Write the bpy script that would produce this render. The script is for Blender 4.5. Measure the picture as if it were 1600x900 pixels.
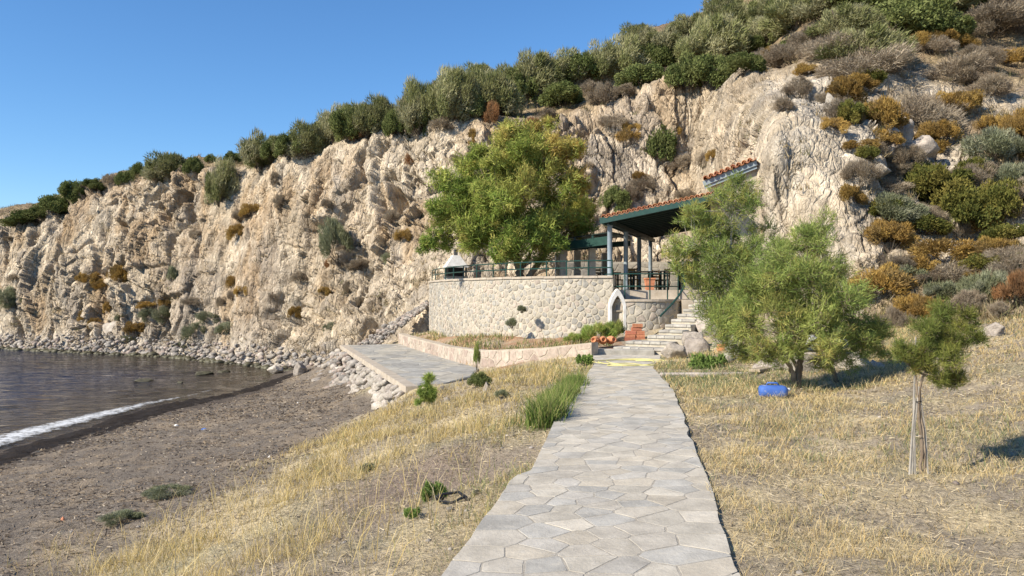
import bpy, bmesh, math, random
import numpy as np
from mathutils import Vector, Matrix

# ---------------------------------------------------------------- camera, sky, sun, exposure
for o in list(bpy.data.objects): bpy.data.objects.remove(o)
SC = bpy.context.scene
COL = SC.collection
EYE, F, HZ = 1.6, 1250.0, 460.0
cam_d = bpy.data.cameras.new('camera'); cam = bpy.data.objects.new('camera', cam_d); COL.objects.link(cam)
cam.location = (0, 0, EYE); cam.rotation_euler = (math.radians(90), 0, 0)
cam_d.sensor_width = 36; cam_d.lens = 36 * F / 1600; cam_d.shift_y = 10 / 1600
cam_d.clip_start = 0.05; cam_d.clip_end = 6000
SC.camera = cam

SUN_EL = math.radians(35)
LX, LY = 0.85, 0.527                      # horizontal heading of the light
w = bpy.data.worlds.new('World'); SC.world = w; w.use_nodes = True
nt = w.node_tree; nt.nodes.clear()
sky = nt.nodes.new('ShaderNodeTexSky'); sky.sky_type = 'NISHITA'; sky.sun_disc = False
sky.sun_elevation = SUN_EL; sky.sun_rotation = math.atan2(-LX, -LY)
sky.altitude = 0; sky.air_density = 1.0; sky.dust_density = 0.0; sky.ozone_density = 6.5
bg = nt.nodes.new('ShaderNodeBackground'); bg.inputs[1].default_value = 0.11
wo = nt.nodes.new('ShaderNodeOutputWorld')
hsv = nt.nodes.new('ShaderNodeHueSaturation'); hsv.inputs['Saturation'].default_value = 1.1; nt.links.new(sky.outputs[0], hsv.inputs['Color']); nt.links.new(hsv.outputs[0], bg.inputs[0]); nt.links.new(bg.outputs[0], wo.inputs[0])
sd = bpy.data.lights.new('sun', 'SUN'); sd.energy = 5.0; sd.angle = math.radians(0.53); sd.color = (1.0, 0.90, 0.755)
sun = bpy.data.objects.new('sun', sd); COL.objects.link(sun)
sun.rotation_euler = Vector((LX * math.cos(SUN_EL), LY * math.cos(SUN_EL), -math.sin(SUN_EL))).to_track_quat('-Z', 'Y').to_euler()
sun.location = (-20, -15, 20)
SC.view_settings.view_transform = 'Standard'; SC.view_settings.look = 'None'
SC.view_settings.exposure = 0.68; SC.view_settings.gamma = 1; SC.view_settings.use_curve_mapping = False

# ---------------------------------------------------------------- helpers
rng = np.random.default_rng(7)
random.seed(7)

def W(px, py, d):
    return np.array(((px - 800) / F * d, d, EYE - (py - HZ) / F * d))

def tag(o, label=None, cat=None, group=None, kind=None):
    if label: o['label'] = label
    if cat: o['category'] = cat
    if group: o['group'] = group
    if kind: o['kind'] = kind
    return o

def link(o, parent=None):
    COL.objects.link(o)
    if parent is not None: o.parent = parent
    return o

def empty(name, loc=(0, 0, 0), label=None, cat=None, group=None, kind=None):
    o = bpy.data.objects.new(name, None); o.empty_display_size = 0.1
    o.location = loc; COL.objects.link(o)
    return tag(o, label, cat, group, kind)

def mesh_np(name, V, faces, mat=None, col=None, smooth=False):
    """V (n,3); faces (m,k) array of one polygon size, or a list of tuples"""
    me = bpy.data.meshes.new(name)
    V = np.asarray(V, dtype=np.float32)
    if isinstance(faces, np.ndarray):
        m, k = faces.shape
        me.vertices.add(len(V)); me.vertices.foreach_set('co', V.ravel())
        me.loops.add(m * k); me.loops.foreach_set('vertex_index', faces.astype(np.int32).ravel())
        me.polygons.add(m); me.polygons.foreach_set('loop_start', np.arange(0, m * k, k, dtype=np.int32))
        me.polygons.foreach_set('loop_total', np.full(m, k, dtype=np.int32))
    else:
        me.from_pydata([tuple(map(float, v)) for v in V], [], faces)
    if smooth: me.polygons.foreach_set('use_smooth', np.ones(len(me.polygons), dtype=bool))
    if col is not None:
        a = me.color_attributes.new('Col', 'FLOAT_COLOR', 'POINT')
        c = np.ones((len(V), 4), dtype=np.float32); c[:, :3] = np.asarray(col, dtype=np.float32)
        a.data.foreach_set('color', c.ravel())
    me.update(calc_edges=True)
    if mat: me.materials.append(mat)
    return me

def obj(name, me, parent=None, local=False):
    """mesh is in world space: under an Empty placed away from the origin the offset is taken out"""
    o = bpy.data.objects.new(name, me)
    link(o, parent)
    if parent is not None and not local:
        p = parent; off = Vector((0, 0, 0))
        while p is not None: off += p.location; p = p.parent
        o.location = -off
    return o

class B:
    """collects simple shapes of one part"""
    def __init__(s): s.v = []; s.f = []
    def add(s, vs, fs):
        n = len(s.v); s.v += [tuple(map(float, v)) for v in vs]; s.f += [tuple(i + n for i in f) for f in fs]
        return s
    def box(s, c, size, rz=0.0, bev=0.0):
        x, y, z = np.array(size) / 2; ca, sa = math.cos(rz), math.sin(rz)
        b = min(bev, x * .45, y * .45, z * .45)
        if b <= 0:
            P = [(i * x, j * y, k * z) for k in (-1, 1) for (i, j) in ((-1, -1), (1, -1), (1, 1), (-1, 1))]
            fs = [(3, 2, 1, 0), (4, 5, 6, 7), (0, 1, 5, 4), (1, 2, 6, 5), (2, 3, 7, 6), (3, 0, 4, 7)]
        else:
            P = []; 
            for k in (-1, 1):
                for (xx, yy, zz) in (((x - b), (y - b), z), (x, y, z - b)):
                    P += [(i * xx, j * yy, k * zz) for (i, j) in ((-1, -1), (1, -1), (1, 1), (-1, 1))]
            # rings: 0 bottom inner,1 bottom outer,2 top inner,3 top outer
            def ring(a, c_): return [(a + i, a + (i + 1) % 4, c_ + (i + 1) % 4, c_ + i) for i in range(4)]
            fs = [(3, 2, 1, 0), (8, 9, 10, 11)] + ring(0, 4) + ring(4, 12) + ring(12, 8)
        s.add([(c[0] + p[0] * ca - p[1] * sa, c[1] + p[0] * sa + p[1] * ca, c[2] + p[2]) for p in P], fs); return s
    def beam(s, p0, p1, wd, ht, up=(0, 0, 1)):
        p0 = np.array(p0, float); p1 = np.array(p1, float); t = p1 - p0; t /= np.linalg.norm(t)
        r = np.cross(t, up); r /= np.linalg.norm(r); u = np.cross(r, t)
        P = [q + r * i * wd / 2 + u * j * ht / 2 for q in (p0, p1) for (i, j) in ((-1, -1), (1, -1), (1, 1), (-1, 1))]
        s.add(P, [(0, 1, 2, 3), (7, 6, 5, 4), (0, 4, 5, 1), (1, 5, 6, 2), (2, 6, 7, 3), (3, 7, 4, 0)]); return s
    def tube(s, pts, rad, n=8, cap=True):
        pts = [np.array(p, float) for p in pts]
        if np.isscalar(rad): rad = [rad] * len(pts)
        V = []; ref = np.array((0.3, 0.2, 1.0))
        for i, p in enumerate(pts):
            t = pts[min(i + 1, len(pts) - 1)] - pts[max(i - 1, 0)]; t = t / (np.linalg.norm(t) + 1e-9)
            a = np.cross(t, ref)
            if np.linalg.norm(a) < 0.2: a = np.cross(t, (1, 0, 0))
            a /= np.linalg.norm(a); b = np.cross(t, a)
            V += [p + rad[i] * (a * math.cos(2 * math.pi * k / n) + b * math.sin(2 * math.pi * k / n)) for k in range(n)]
        fs = [(i * n + k, i * n + (k + 1) % n, (i + 1) * n + (k + 1) % n, (i + 1) * n + k) for i in range(len(pts) - 1) for k in range(n)]
        if cap: fs += [tuple(range(n))[::-1], tuple(range((len(pts) - 1) * n, len(pts) * n))]
        s.add(V, fs); return s
    def lathe(s, prof, c, n=18, axis=(0, 0, 1)):
        az = np.array(axis, float); az /= np.linalg.norm(az)
        ax = np.cross(az, (0.31, 0.77, 0.2)); ax /= np.linalg.norm(ax); ay = np.cross(az, ax)
        V = [np.array(c) + az * z + r * (ax * math.cos(2 * math.pi * k / n) + ay * math.sin(2 * math.pi * k / n)) for (r, z) in prof for k in range(n)]
        fs = [(i * n + k, i * n + (k + 1) % n, (i + 1) * n + (k + 1) % n, (i + 1) * n + k) for i in range(len(prof) - 1) for k in range(n)]
        s.add(V, fs); return s
    def prism(s, poly, ext):
        """poly: list of 3D points, ext: extrusion vector"""
        n = len(poly); e = np.array(ext)
        s.add([np.array(p, float) for p in poly] + [np.array(p, float) + e for p in poly],
              [tuple(range(n))[::-1], tuple(range(n, 2 * n))] + [(i, (i + 1) % n, n + (i + 1) % n, n + i) for i in range(n)]); return s
    def mesh(s, name, mat, smooth=False):
        me = mesh_np(name, np.array(s.v), s.f, mat)
        bm = bmesh.new(); bm.from_mesh(me); bmesh.ops.recalc_face_normals(bm, faces=bm.faces); bm.to_mesh(me); bm.free()
        if smooth:
            me.polygons.foreach_set('use_smooth', np.ones(len(me.polygons), dtype=bool))
        return me
    def build(s, name, mat, parent=None, smooth=False, local=False):
        return obj(name, s.mesh(name, mat, smooth), parent, local)

# ---- numpy noise
def _h(ix, iy, iz, s):
    h = (ix.astype(np.uint32) * np.uint32(374761393)) ^ (iy.astype(np.uint32) * np.uint32(668265263)) ^ (iz.astype(np.uint32) * np.uint32(2246822519)) ^ np.uint32((s * 3266489917) & 0xffffffff)
    h ^= h >> np.uint32(15); h *= np.uint32(2246822519); h ^= h >> np.uint32(13); h *= np.uint32(3266489917); h ^= h >> np.uint32(16)
    return h
def _r(h): return (h & np.uint32(0xffffff)).astype(np.float32) / np.float32(0xffffff)
def vnoise(P, seed=0):
    P = np.asarray(P, dtype=np.float32); fl = np.floor(P); f = P - fl; i = fl.astype(np.int64)
    f = f * f * f * (f * (f * 6 - 15) + 10); out = 0
    for a in (0, 1):
        for b in (0, 1):
            for c in (0, 1):
                wgt = (f[:, 0] if a else 1 - f[:, 0]) * (f[:, 1] if b else 1 - f[:, 1]) * (f[:, 2] if c else 1 - f[:, 2])
                out = out + wgt * _r(_h(i[:, 0] + a, i[:, 1] + b, i[:, 2] + c, seed))
    return out * 2 - 1
def fbm(P, oct=4, seed=0, gain=0.5):
    P = np.asarray(P, dtype=np.float32); a = 1.0; s = 0; t = 0
    for k in range(oct):
        s = s + a * vnoise(P * (2.03 ** k) + 17.3 * k, seed + k); t += a; a *= gain
    return s / t
def worley(P, seed=0):
    """F1, F2, random id value, offset vector to the cell centre"""
    P = np.asarray(P, dtype=np.float32); fl = np.floor(P); f = P - fl; i = fl.astype(np.int64); n = len(P)
    F1 = np.full(n, 9., np.float32); F2 = np.full(n, 9., np.float32); idv = np.zeros(n, np.uint32); off = np.zeros((n, 3), np.float32)
    for a in (-1, 0, 1):
        for b in (-1, 0, 1):
            for c in (-1, 0, 1):
                h = _h(i[:, 0] + a, i[:, 1] + b, i[:, 2] + c, seed)
                dv = np.stack((a + _r(h) - f[:, 0], b + _r(h * np.uint32(747796405)) - f[:, 1], c + _r(h * np.uint32(2891336453)) - f[:, 2]), 1)
                d = np.einsum('ij,ij->i', dv, dv)
                near = d < F1
                F2 = np.where(near, F1, np.minimum(F2, d)); F1 = np.where(near, d, F1)
                idv = np.where(near, h, idv); off = np.where(near[:, None], dv, off)
    return np.sqrt(F1), np.sqrt(F2), idv, off
def sstep(a, b, x):
    t = np.clip((x - a) / (b - a), 0, 1); return t * t * (3 - 2 * t)
def mixc(a, b, t):
    return np.asarray(a) * (1 - np.asarray(t)[:, None]) + np.asarray(b) * np.asarray(t)[:, None]

# ---- materials (all procedural)
def newmat(name):
    m = bpy.data.materials.new(name); m.use_nodes = True; n = m.node_tree; n.nodes.clear()
    out = n.nodes.new('ShaderNodeOutputMaterial'); return m, n, out
def node(n, t, **kw):
    x = n.nodes.new(t)
    for k, v in kw.items(): setattr(x, k, v)
    return x
def mix_rgb(n, fac, a, b, mode='MIX'):
    x = n.nodes.new('ShaderNodeMix'); x.data_type = 'RGBA'; x.blend_type = mode
    for s, v in ((x.inputs[0], fac), (x.inputs[6], a), (x.inputs[7], b)):
        if hasattr(v, 'is_output'): n.links.new(v, s)
        elif isinstance(v, (int, float)): s.default_value = v
        else: s.default_value = (*v, 1)
    return x.outputs[2]
def M(name, ca=None, cb=None, scale=6, rough=0.9, bump=0.25, bscale=30, stretch=(1, 1, 1), attr=False, rnd=0.0,
      metal=0.0, spec=0.3, contrast=(0.35, 0.65), speck=None, bdist=0.02):
    """two-tone noise material; attr multiplies by the colour attribute; rnd = brightness change per object; speck=(colour, scale, amount)"""
    m, n, out = newmat(name)
    p = node(n, 'ShaderNodeBsdfPrincipled'); p.inputs['Roughness'].default_value = rough; p.inputs['Metallic'].default_value = metal
    p.inputs['Specular IOR Level'].default_value = spec
    tc = node(n, 'ShaderNodeTexCoord'); mp = node(n, 'ShaderNodeMapping'); mp.inputs['Scale'].default_value = stretch
    n.links.new(tc.outputs['Object'], mp.inputs[0])
    nz = node(n, 'ShaderNodeTexNoise'); nz.inputs['Scale'].default_value = scale; nz.inputs['Detail'].default_value = 7; nz.inputs['Roughness'].default_value = .62
    n.links.new(mp.outputs[0], nz.inputs[0])
    rp = node(n, 'ShaderNodeMapRange'); rp.inputs[1].default_value, rp.inputs[2].default_value = contrast
    n.links.new(nz.outputs[0], rp.inputs[0])
    col = mix_rgb(n, rp.outputs[0], ca or (.8, .8, .8), cb or (1.15, 1.15, 1.15))
    if attr:
        at = node(n, 'ShaderNodeVertexColor', layer_name='Col'); col = mix_rgb(n, 1.0, at.outputs[0], col, 'MULTIPLY')
    if speck:
        sn = node(n, 'ShaderNodeTexNoise'); sn.inputs['Scale'].default_value = speck[1]; sn.inputs['Detail'].default_value = 4
        n.links.new(tc.outputs['Object'], sn.inputs[0])
        sr = node(n, 'ShaderNodeMapRange'); sr.inputs[1].default_value = .55; sr.inputs[2].default_value = .68; sr.inputs[4].default_value = speck[2]
        n.links.new(sn.outputs[0], sr.inputs[0]); col = mix_rgb(n, sr.outputs[0], col, speck[0])
    if rnd:
        oi = node(n, 'ShaderNodeObjectInfo'); mr = node(n, 'ShaderNodeMapRange'); mr.inputs[3].default_value = 1 - rnd; mr.inputs[4].default_value = 1 + rnd
        n.links.new(oi.outputs['Random'], mr.inputs[0]); hs = node(n, 'ShaderNodeHueSaturation')
        n.links.new(mr.outputs[0], hs.inputs['Value']); n.links.new(col, hs.inputs['Color']); col = hs.outputs[0]
        mr2 = node(n, 'ShaderNodeMapRange'); mr2.inputs[3].default_value = .5 - rnd * .06; mr2.inputs[4].default_value = .5 + rnd * .06
        ml = node(n, 'ShaderNodeMath', operation='FRACT'); m7 = node(n, 'ShaderNodeMath', operation='MULTIPLY'); m7.inputs[1].default_value = 7.13
        n.links.new(oi.outputs['Random'], m7.inputs[0]); n.links.new(m7.outputs[0], ml.inputs[0]); n.links.new(ml.outputs[0], mr2.inputs[0]); n.links.new(mr2.outputs[0], hs.inputs['Hue'])
    n.links.new(col, p.inputs['Base Color'])
    if bump:
        bn = node(n, 'ShaderNodeTexNoise'); bn.inputs['Scale'].default_value = bscale; bn.inputs['Detail'].default_value = 8; bn.inputs['Roughness'].default_value = .65
        n.links.new(mp.outputs[0], bn.inputs[0]); bp = node(n, 'ShaderNodeBump'); bp.inputs['Strength'].default_value = bump; bp.inputs['Distance'].default_value = bdist
        n.links.new(bn.outputs[0], bp.inputs['Height']); n.links.new(bp.outputs[0], p.inputs['Normal'])
    n.links.new(p.outputs[0], out.inputs[0]); return m
def leafmat(name, rnd=0.12, trans=0.3):
    m, n, out = newmat(name)
    at = node(n, 'ShaderNodeVertexColor', layer_name='Col'); col = at.outputs[0]
    oi = node(n, 'ShaderNodeObjectInfo'); mr = node(n, 'ShaderNodeMapRange'); mr.inputs[3].default_value = 1 - rnd; mr.inputs[4].default_value = 1 + rnd
    n.links.new(oi.outputs['Random'], mr.inputs[0]); hs = node(n, 'ShaderNodeHueSaturation'); n.links.new(mr.outputs[0], hs.inputs['Value'])
    n.links.new(col, hs.inputs['Color']); col = hs.outputs[0]
    d = node(n, 'ShaderNodeBsdfDiffuse'); t = node(n, 'ShaderNodeBsdfTranslucent'); ms = node(n, 'ShaderNodeMixShader'); ms.inputs[0].default_value = trans
    n.links.new(col, d.inputs[0]); n.links.new(col, t.inputs[0]); n.links.new(d.outputs[0], ms.inputs[1]); n.links.new(t.outputs[0], ms.inputs[2])
    n.links.new(ms.outputs[0], out.inputs[0]); return m

MAT = dict(
    ground=M('soil', (.62, .61, .60), (1.25, 1.25, 1.25), scale=22, bump=1.0, bscale=38, attr=True, speck=((.42, .37, .28), 75, .55), bdist=.04),
        slate=M('slate', (.80, .79, .77), (1.16, 1.15, 1.13), scale=3.5, bump=.6, bscale=24, attr=True, rough=.82, speck=((.47, .435, .365), 9, .6), bdist=.012),
    palestone=M('pale_stair_stone', (.29, .27, .235), (.44, .415, .36), scale=5, bump=.5, bscale=26, rnd=.15, bdist=.01),
    mortar=M('path_mortar', (.30, .27, .22), (.42, .385, .32), scale=8, bump=.5, bscale=50),
    cream_mortar=M('cream_mortar', (.37, .33, .255), (.49, .445, .355), scale=7, bump=.4, bscale=40),
    wstone=M('wall_stone', (.75, .75, .75), (1.15, 1.15, 1.15), scale=9, bump=.4, bscale=40, attr=True),
    concrete=M('concrete', (.27, .27, .25), (.38, .37, .33), scale=2.2, bump=.25, bscale=30, stretch=(.5, 1.6, 1)),
    plaster=M('plaster', (.34, .29, .225), (.47, .41, .33), scale=3, bump=.35, bscale=18),
    white=M('whitewash', (.56, .54, .49), (.76, .745, .71), scale=5, bump=.15, bscale=30),
    green=M('green_paint', (.011, .042, .034), (.018, .06, .048), scale=8, bump=.05, rough=.45, spec=.4),
    dkgreen=M('dark_green_boards', (.007, .018, .015), (.012, .028, .023), scale=8, bump=.1, rough=.6),
    bluegrey=M('blue_grey_paint', (.19, .235, .265), (.26, .305, .335), scale=4, bump=.05, rough=.5),
    tile=M('terracotta', (.40, .15, .07), (.58, .27, .14), scale=7, bump=.2, rnd=.16, rough=.8),
    brick=M('hollow_brick', (.42, .16, .09), (.52, .22, .13), scale=10, bump=.2, rnd=.12),
    wood=M('weathered_wood', (.24, .19, .13), (.40, .34, .25), scale=5, bump=.4, bscale=14, stretch=(6, 6, .6)),
    chairwood=M('chair_wood', (.36, .17, .04), (.48, .25, .06), scale=9, bump=.1, rough=.5, rnd=.1),
    bark=M('bark', (.13, .095, .065), (.30, .24, .175), scale=14, bump=.8, bscale=24, stretch=(1, 1, .25)),
    greybark=M('grey_bark', (.22, .20, .17), (.42, .39, .34), scale=12, bump=.8, bscale=22, stretch=(1, 1, .3)),
    stick=M('pale_stick', (.42, .36, .27), (.58, .52, .42), scale=14, bump=.3),
    rock=M('boulder_rock', (.25, .22, .185), (.46, .41, .345), scale=2.5, bump=.8, bscale=9, rnd=.2, bdist=.06),
    palerock=M('pale_rubble', (.34, .30, .255), (.54, .49, .42), scale=3, bump=.8, bscale=10, rnd=.2, bdist=.05),
    rubble=M('rubble_rock', (.7, .7, .7), (1.2, 1.2, 1.2), scale=3.5, bump=.8, bscale=12, attr=True, bdist=.05),
    darkrock=M('wet_rock', (.045, .04, .025), (.13, .12, .07), scale=4, bump=.7, bscale=12, rough=.5),
    black=M('black_plastic', (.012, .012, .013), (.03, .03, .03), scale=6, bump=.1, rough=.45),
    blue=M('blue_plastic', (.04, .11, .36), (.07, .16, .44), scale=5, bump=.1, rough=.65, rnd=.05, speck=((.40, .40, .40), 7, .7)),
    yellow=M('yellow_hose', (.50, .46, .16), (.62, .58, .26), scale=4, bump=0, rough=.5),
    sack=M('white_sack', (.60, .60, .60), (.76, .76, .75), scale=7, bump=.5, bscale=12),
    metal=M('grey_metal', (.12, .12, .12), (.2, .2, .2), scale=6, bump=.1, rough=.5, metal=.6),
    weed=M('beached_seaweed', (.009, .006, .004), (.028, .019, .012), scale=9, bump=.9, bscale=30, bdist=.05),
    leaf=leafmat('foliage', .16, .28), grass=leafmat('grass_blades', .0, .35),
)

def cliff_material():
    m, n, out = newmat('cliff_rock'); p = node(n, 'ShaderNodeBsdfPrincipled'); p.inputs['Roughness'].default_value = .95; p.inputs['Specular IOR Level'].default_value = .15
    tc = node(n, 'ShaderNodeTexCoord'); mp = node(n, 'ShaderNodeMapping'); mp.inputs['Scale'].default_value = (1, 1, .5); mp.inputs['Rotation'].default_value = (.12, .1, .2); n.links.new(tc.outputs['Object'], mp.inputs[0])
    w_ = node(n, 'ShaderNodeTexNoise'); w_.inputs['Scale'].default_value = 1.8; w_.inputs['Detail'].default_value = 4; n.links.new(mp.outputs[0], w_.inputs[0])
    va = node(n, 'ShaderNodeVectorMath', operation='MULTIPLY_ADD'); va.inputs[1].default_value = (.5, .5, .5); n.links.new(w_.outputs['Color'], va.inputs[0]); n.links.new(mp.outputs[0], va.inputs[2])
    h = None; tint = None
    for (sc_, wt, rm) in ((1.6, 1.0, .10), (3.9, .55, .12), (9.0, .25, .15)):
        e = node(n, 'ShaderNodeTexVoronoi', feature='DISTANCE_TO_EDGE'); e.inputs['Scale'].default_value = sc_; n.links.new(va.outputs[0], e.inputs[0])
        r = node(n, 'ShaderNodeMapRange'); r.inputs[2].default_value = rm; r.inputs[4].default_value = wt; n.links.new(e.outputs[0], r.inputs[0])
        c = node(n, 'ShaderNodeTexVoronoi', feature='F1'); c.inputs['Scale'].default_value = sc_; n.links.new(va.outputs[0], c.inputs[0])
        sp = node(n, 'ShaderNodeSeparateColor'); n.links.new(c.outputs['Color'], sp.inputs[0])
        m2 = node(n, 'ShaderNodeMath', operation='MULTIPLY_ADD'); m2.inputs[1].default_value = wt * .9; n.links.new(sp.outputs[0], m2.inputs[0]); n.links.new(r.outputs[0], m2.inputs[2])
        if h is None: h = m2.outputs[0]
        else:
            a = node(n, 'ShaderNodeMath', operation='ADD'); n.links.new(h, a.inputs[0]); n.links.new(m2.outputs[0], a.inputs[1]); h = a.outputs[0]
        tr_ = node(n, 'ShaderNodeMapRange'); tr_.inputs[3].default_value = .86; tr_.inputs[4].default_value = 1.12; n.links.new(sp.outputs[1], tr_.inputs[0])
        if tint is None: tint = tr_.outputs[0]
        else:
            a = node(n, 'ShaderNodeMath', operation='MULTIPLY'); n.links.new(tint, a.inputs[0]); n.links.new(tr_.outputs[0], a.inputs[1]); tint = a.outputs[0]
    nz = node(n, 'ShaderNodeTexNoise'); nz.inputs['Scale'].default_value = 14; nz.inputs['Detail'].default_value = 6; nz.inputs['Roughness'].default_value = .7; n.links.new(mp.outputs[0], nz.inputs[0])
    a = node(n, 'ShaderNodeMath', operation='MULTIPLY_ADD'); a.inputs[1].default_value = .7; n.links.new(nz.outputs[0], a.inputs[0]); n.links.new(h, a.inputs[2])
    bp = node(n, 'ShaderNodeBump'); bp.inputs['Strength'].default_value = .75; bp.inputs['Distance'].default_value = .12; n.links.new(a.outputs[0], bp.inputs['Height']); n.links.new(bp.outputs[0], p.inputs['Normal'])
    at = node(n, 'ShaderNodeVertexColor', layer_name='Col'); cb = node(n, 'ShaderNodeCombineColor')
    for i in range(3): n.links.new(tint, cb.inputs[i])
    c1 = mix_rgb(n, 1.0, at.outputs[0], cb.outputs[0], 'MULTIPLY')
    s1 = node(n, 'ShaderNodeTexNoise'); s1.inputs['Scale'].default_value = 2.6; s1.inputs['Detail'].default_value = 8; s1.inputs['Roughness'].default_value = .7; n.links.new(mp.outputs[0], s1.inputs[0])
    r = node(n, 'ShaderNodeMapRange'); r.inputs[1].default_value = .35; r.inputs[2].default_value = .66; n.links.new(s1.outputs[0], r.inputs[0])
    n.links.new(mix_rgb(n, 1.0, c1, mix_rgb(n, r.outputs[0], (.74, .71, .68), (1.16, 1.15, 1.13)), 'MULTIPLY'), p.inputs['Base Color'])
    n.links.new(p.outputs[0], out.inputs[0]); return m
MAT['cliff'] = cliff_material()

# ---------------------------------------------------------------- ground
PL = np.array([(-0.92, 2.0), (-0.40, 4.55), (0.02, 7.05), (0.16, 7.25), (0.53, 10.2), (1.20, 14.2), (1.98, 19.05), (2.12, 21.0), (2.15, 21.9)])
PR = np.array([(0.55, 1.6), (1.31, 4.59), (1.80, 7.63), (2.12, 9.7), (2.62, 12.7), (2.93, 15.6), (3.08, 17.4), (3.85, 20.6), (4.0, 21.9)])
PL = np.vstack([(-1.3, -2.5), PL]); PR = np.vstack([(-0.25, -2.5), PR])
def path_edges(y): return np.interp(y, PL[:, 1], PL[:, 0]), np.interp(y, PR[:, 1], PR[:, 0])

ctrl = [(-.92, 2, -.06), (-.55, 4.5, -.08), (-.15, 7, -.10), (.35, 10.2, -.08), (1.0, 14, -.08), (1.8, 19, -.05), (.6, 2, -.03), (1.5, 4.6, -.035), (2.0, 7.6, -.03),
        (2.4, 9.7, -.06), (2.9, 12.7, -.05), (3.2, 15.6, -.02), (3.4, 18, 0), (4.6, 19, .1), (6, 19.5, .4), (8, 21, .6), (-1.5, -3, -.1), (0, -3, -.05),
        (-4.9, 2, -1.3), (-4.7, 5, -1.3), (-4.5, 8, -1.3), (-3.9, 12, -1.32), (-3.6, 17, -1.4), (-3.6, 22, -1.55), (-5.2, -4, -1.3),
        (-2.4, 5, -.62), (-1.7, 8, -.55), (-1.5, 11, -.5), (-1.2, 14, -.5), (-.8, 17, -.42), (-.5, 10.2, -.22), (-.65, 9.5, -.24), (-.8, 8.5, -.5), (-.3, 12, -.22),
        (0.2, 17, -.22), (0.3, 20, -.25), (1.2, 20, -.05), (2.3, 21.5, -.04), (3.8, 21.5, -.04),
        (-13.2, 20.4, -2.4), (-13.0, 28.6, -2.4), (-11.2, 37, -2.4), (-13.6, 10, -2.4), (-14, 0, -2.4), (-15, -15, -2.4), (-18, 20, -3.2), (-30, 20, -4.5), (-18, 30, -3.0),
        (-25, 50, -3.4), (-14, 40, -2.75), (-60, 20, -7), (-60, 60, -6), (-100, -50, -9), (-8.5, 14, -1.8), (-8.7, 24, -1.95), (-9, 8, -1.75), (-8, 30, -1.98), (-9, -5, -1.75),
        (-2.4, 19, -.66), (-1.1, 21.5, -.66), (-1.15, 23.9, -.66), (-3.2, 24, -.67), (-4.0, 28, -.67), (-5.1, 35.7, -.66), (-7.2, 34.4, -.67), (-5.2, 31, -.67), (-3.2, 29.5, -.66),
        (-6.6, 30, -1.9), (-4.9, 26, -1.65), (-10.2, 36.5, -2.2), (-8.5, 33.5, -2.0), (-2.9, 19.4, -1.1),
        (-4.2, 36.3, -.1), (-2, 29, -.08), (.3, 24.6, -.15), (2, 23, .1), (3, 25, .2), (0, 32, .4), (4, 32, .6), (0, 27, .1),
        (4, 6, -.08), (7, 5, .12), (10, 5, .6), (3.6, 7, -.06), (6, 8, .16), (8, 10, .5), (5, 13, 0), (8, 14, .5), (11, 16, .8), (10.5, 12, 1.0), (6.5, 16, .2), (4.2, 15.5, 0),
        (30, 0, 5), (30, -30, 5), (0, -30, 0), (-20, -30, -3), (60, 0, 14), (40, 20, 10), (6, -3, .05), (12, -5, 1), (0, 50, -1), (0, 80, -1), (60, 60, 5), (0, -200, 2), (200, 0, 20), (-300, 0, -12), (0, 300, -3), (-300, 300, -12)]
ctrl = np.array(ctrl, float)
_D = np.linalg.norm(ctrl[:, None, :2] - ctrl[None, :, :2], axis=2)
_n = len(ctrl); A_ = np.zeros((_n + 3, _n + 3)); A_[:_n, :_n] = _D; A_[:_n, _n] = 1; A_[:_n, _n + 1:] = ctrl[:, :2]; A_[_n:, :_n] = A_[:_n, _n:].T
_w = np.linalg.solve(A_, np.concatenate([ctrl[:, 2], [0, 0, 0]]))
def H0(x, y):
    x = np.asarray(x, float); y = np.asarray(y, float); s = _w[_n] + _w[_n + 1] * x + _w[_n + 2] * y
    for k in range(_n): s = s + _w[k] * np.hypot(x - ctrl[k, 0], y - ctrl[k, 1])
    return s
def shore_x(y): return np.interp(y, [-15, 0, 10, 20.4, 28.6, 33, 37, 40], [-15, -14, -13.6, -13.2, -13.0, -12.3, -11.2, -9.5])
pad_poly = [(-2.4, 19.0), (-1.75, 19.6), (-1.1, 21.4), (-1.0, 23.8), (-2.45, 28.2), (-5.0, 35.6), (-7.25, 34.5)]
def in_poly(x, y, poly):
    c = np.zeros(len(x), bool)
    for i in range(len(poly)):
        (ax, ay), (bx_, by_) = poly[i - 1], poly[i]
        c ^= ((ay > y) != (by_ > y)) & (x < (bx_ - ax) * (y - ay) / (by_ - ay + 1e-9) + ax)
    return c
def H(x, y):
    """ground height with the small relief"""
    x = np.asarray(x, float); y = np.asarray(y, float); z = H0(x, y)
    P = np.stack((x, y, np.zeros_like(x)), 1)
    l, r = path_edges(y); dist = np.maximum(np.maximum(l - x, x - r), 0)
    near = sstep(0.0, 0.6, dist)
    beach = sstep(-1.25, -1.45, z)
    z = z + near * (fbm(P * .9, 4, 3) * .13 * (1 - beach) + fbm(P * 4.5, 4, 9) * .045 + beach * fbm(P * 3.2, 3, 21) * .05)
    ft = worley(P * np.array((2.6, 2.0, 1)), 5)[0]          # footprints and scuffs in the sand
    z = z - beach * sstep(-2.2, -2.0, z) * .05 * sstep(.35, .1, ft)
    ins = np.minimum(x - l, r - x); z = np.where((ins > -.02) & (y < 21.95), np.minimum(z, -.03 - .07 * sstep(.05, .25, ins)), z)
    z = np.where(in_poly(x, y, pad_poly), np.minimum(z, -.72), z)
    return z
def axis(segs):
    a = []
    for (p, q, s) in segs: a += list(np.arange(p, q, s))
    return np.array(a + [segs[-1][1]])
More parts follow.
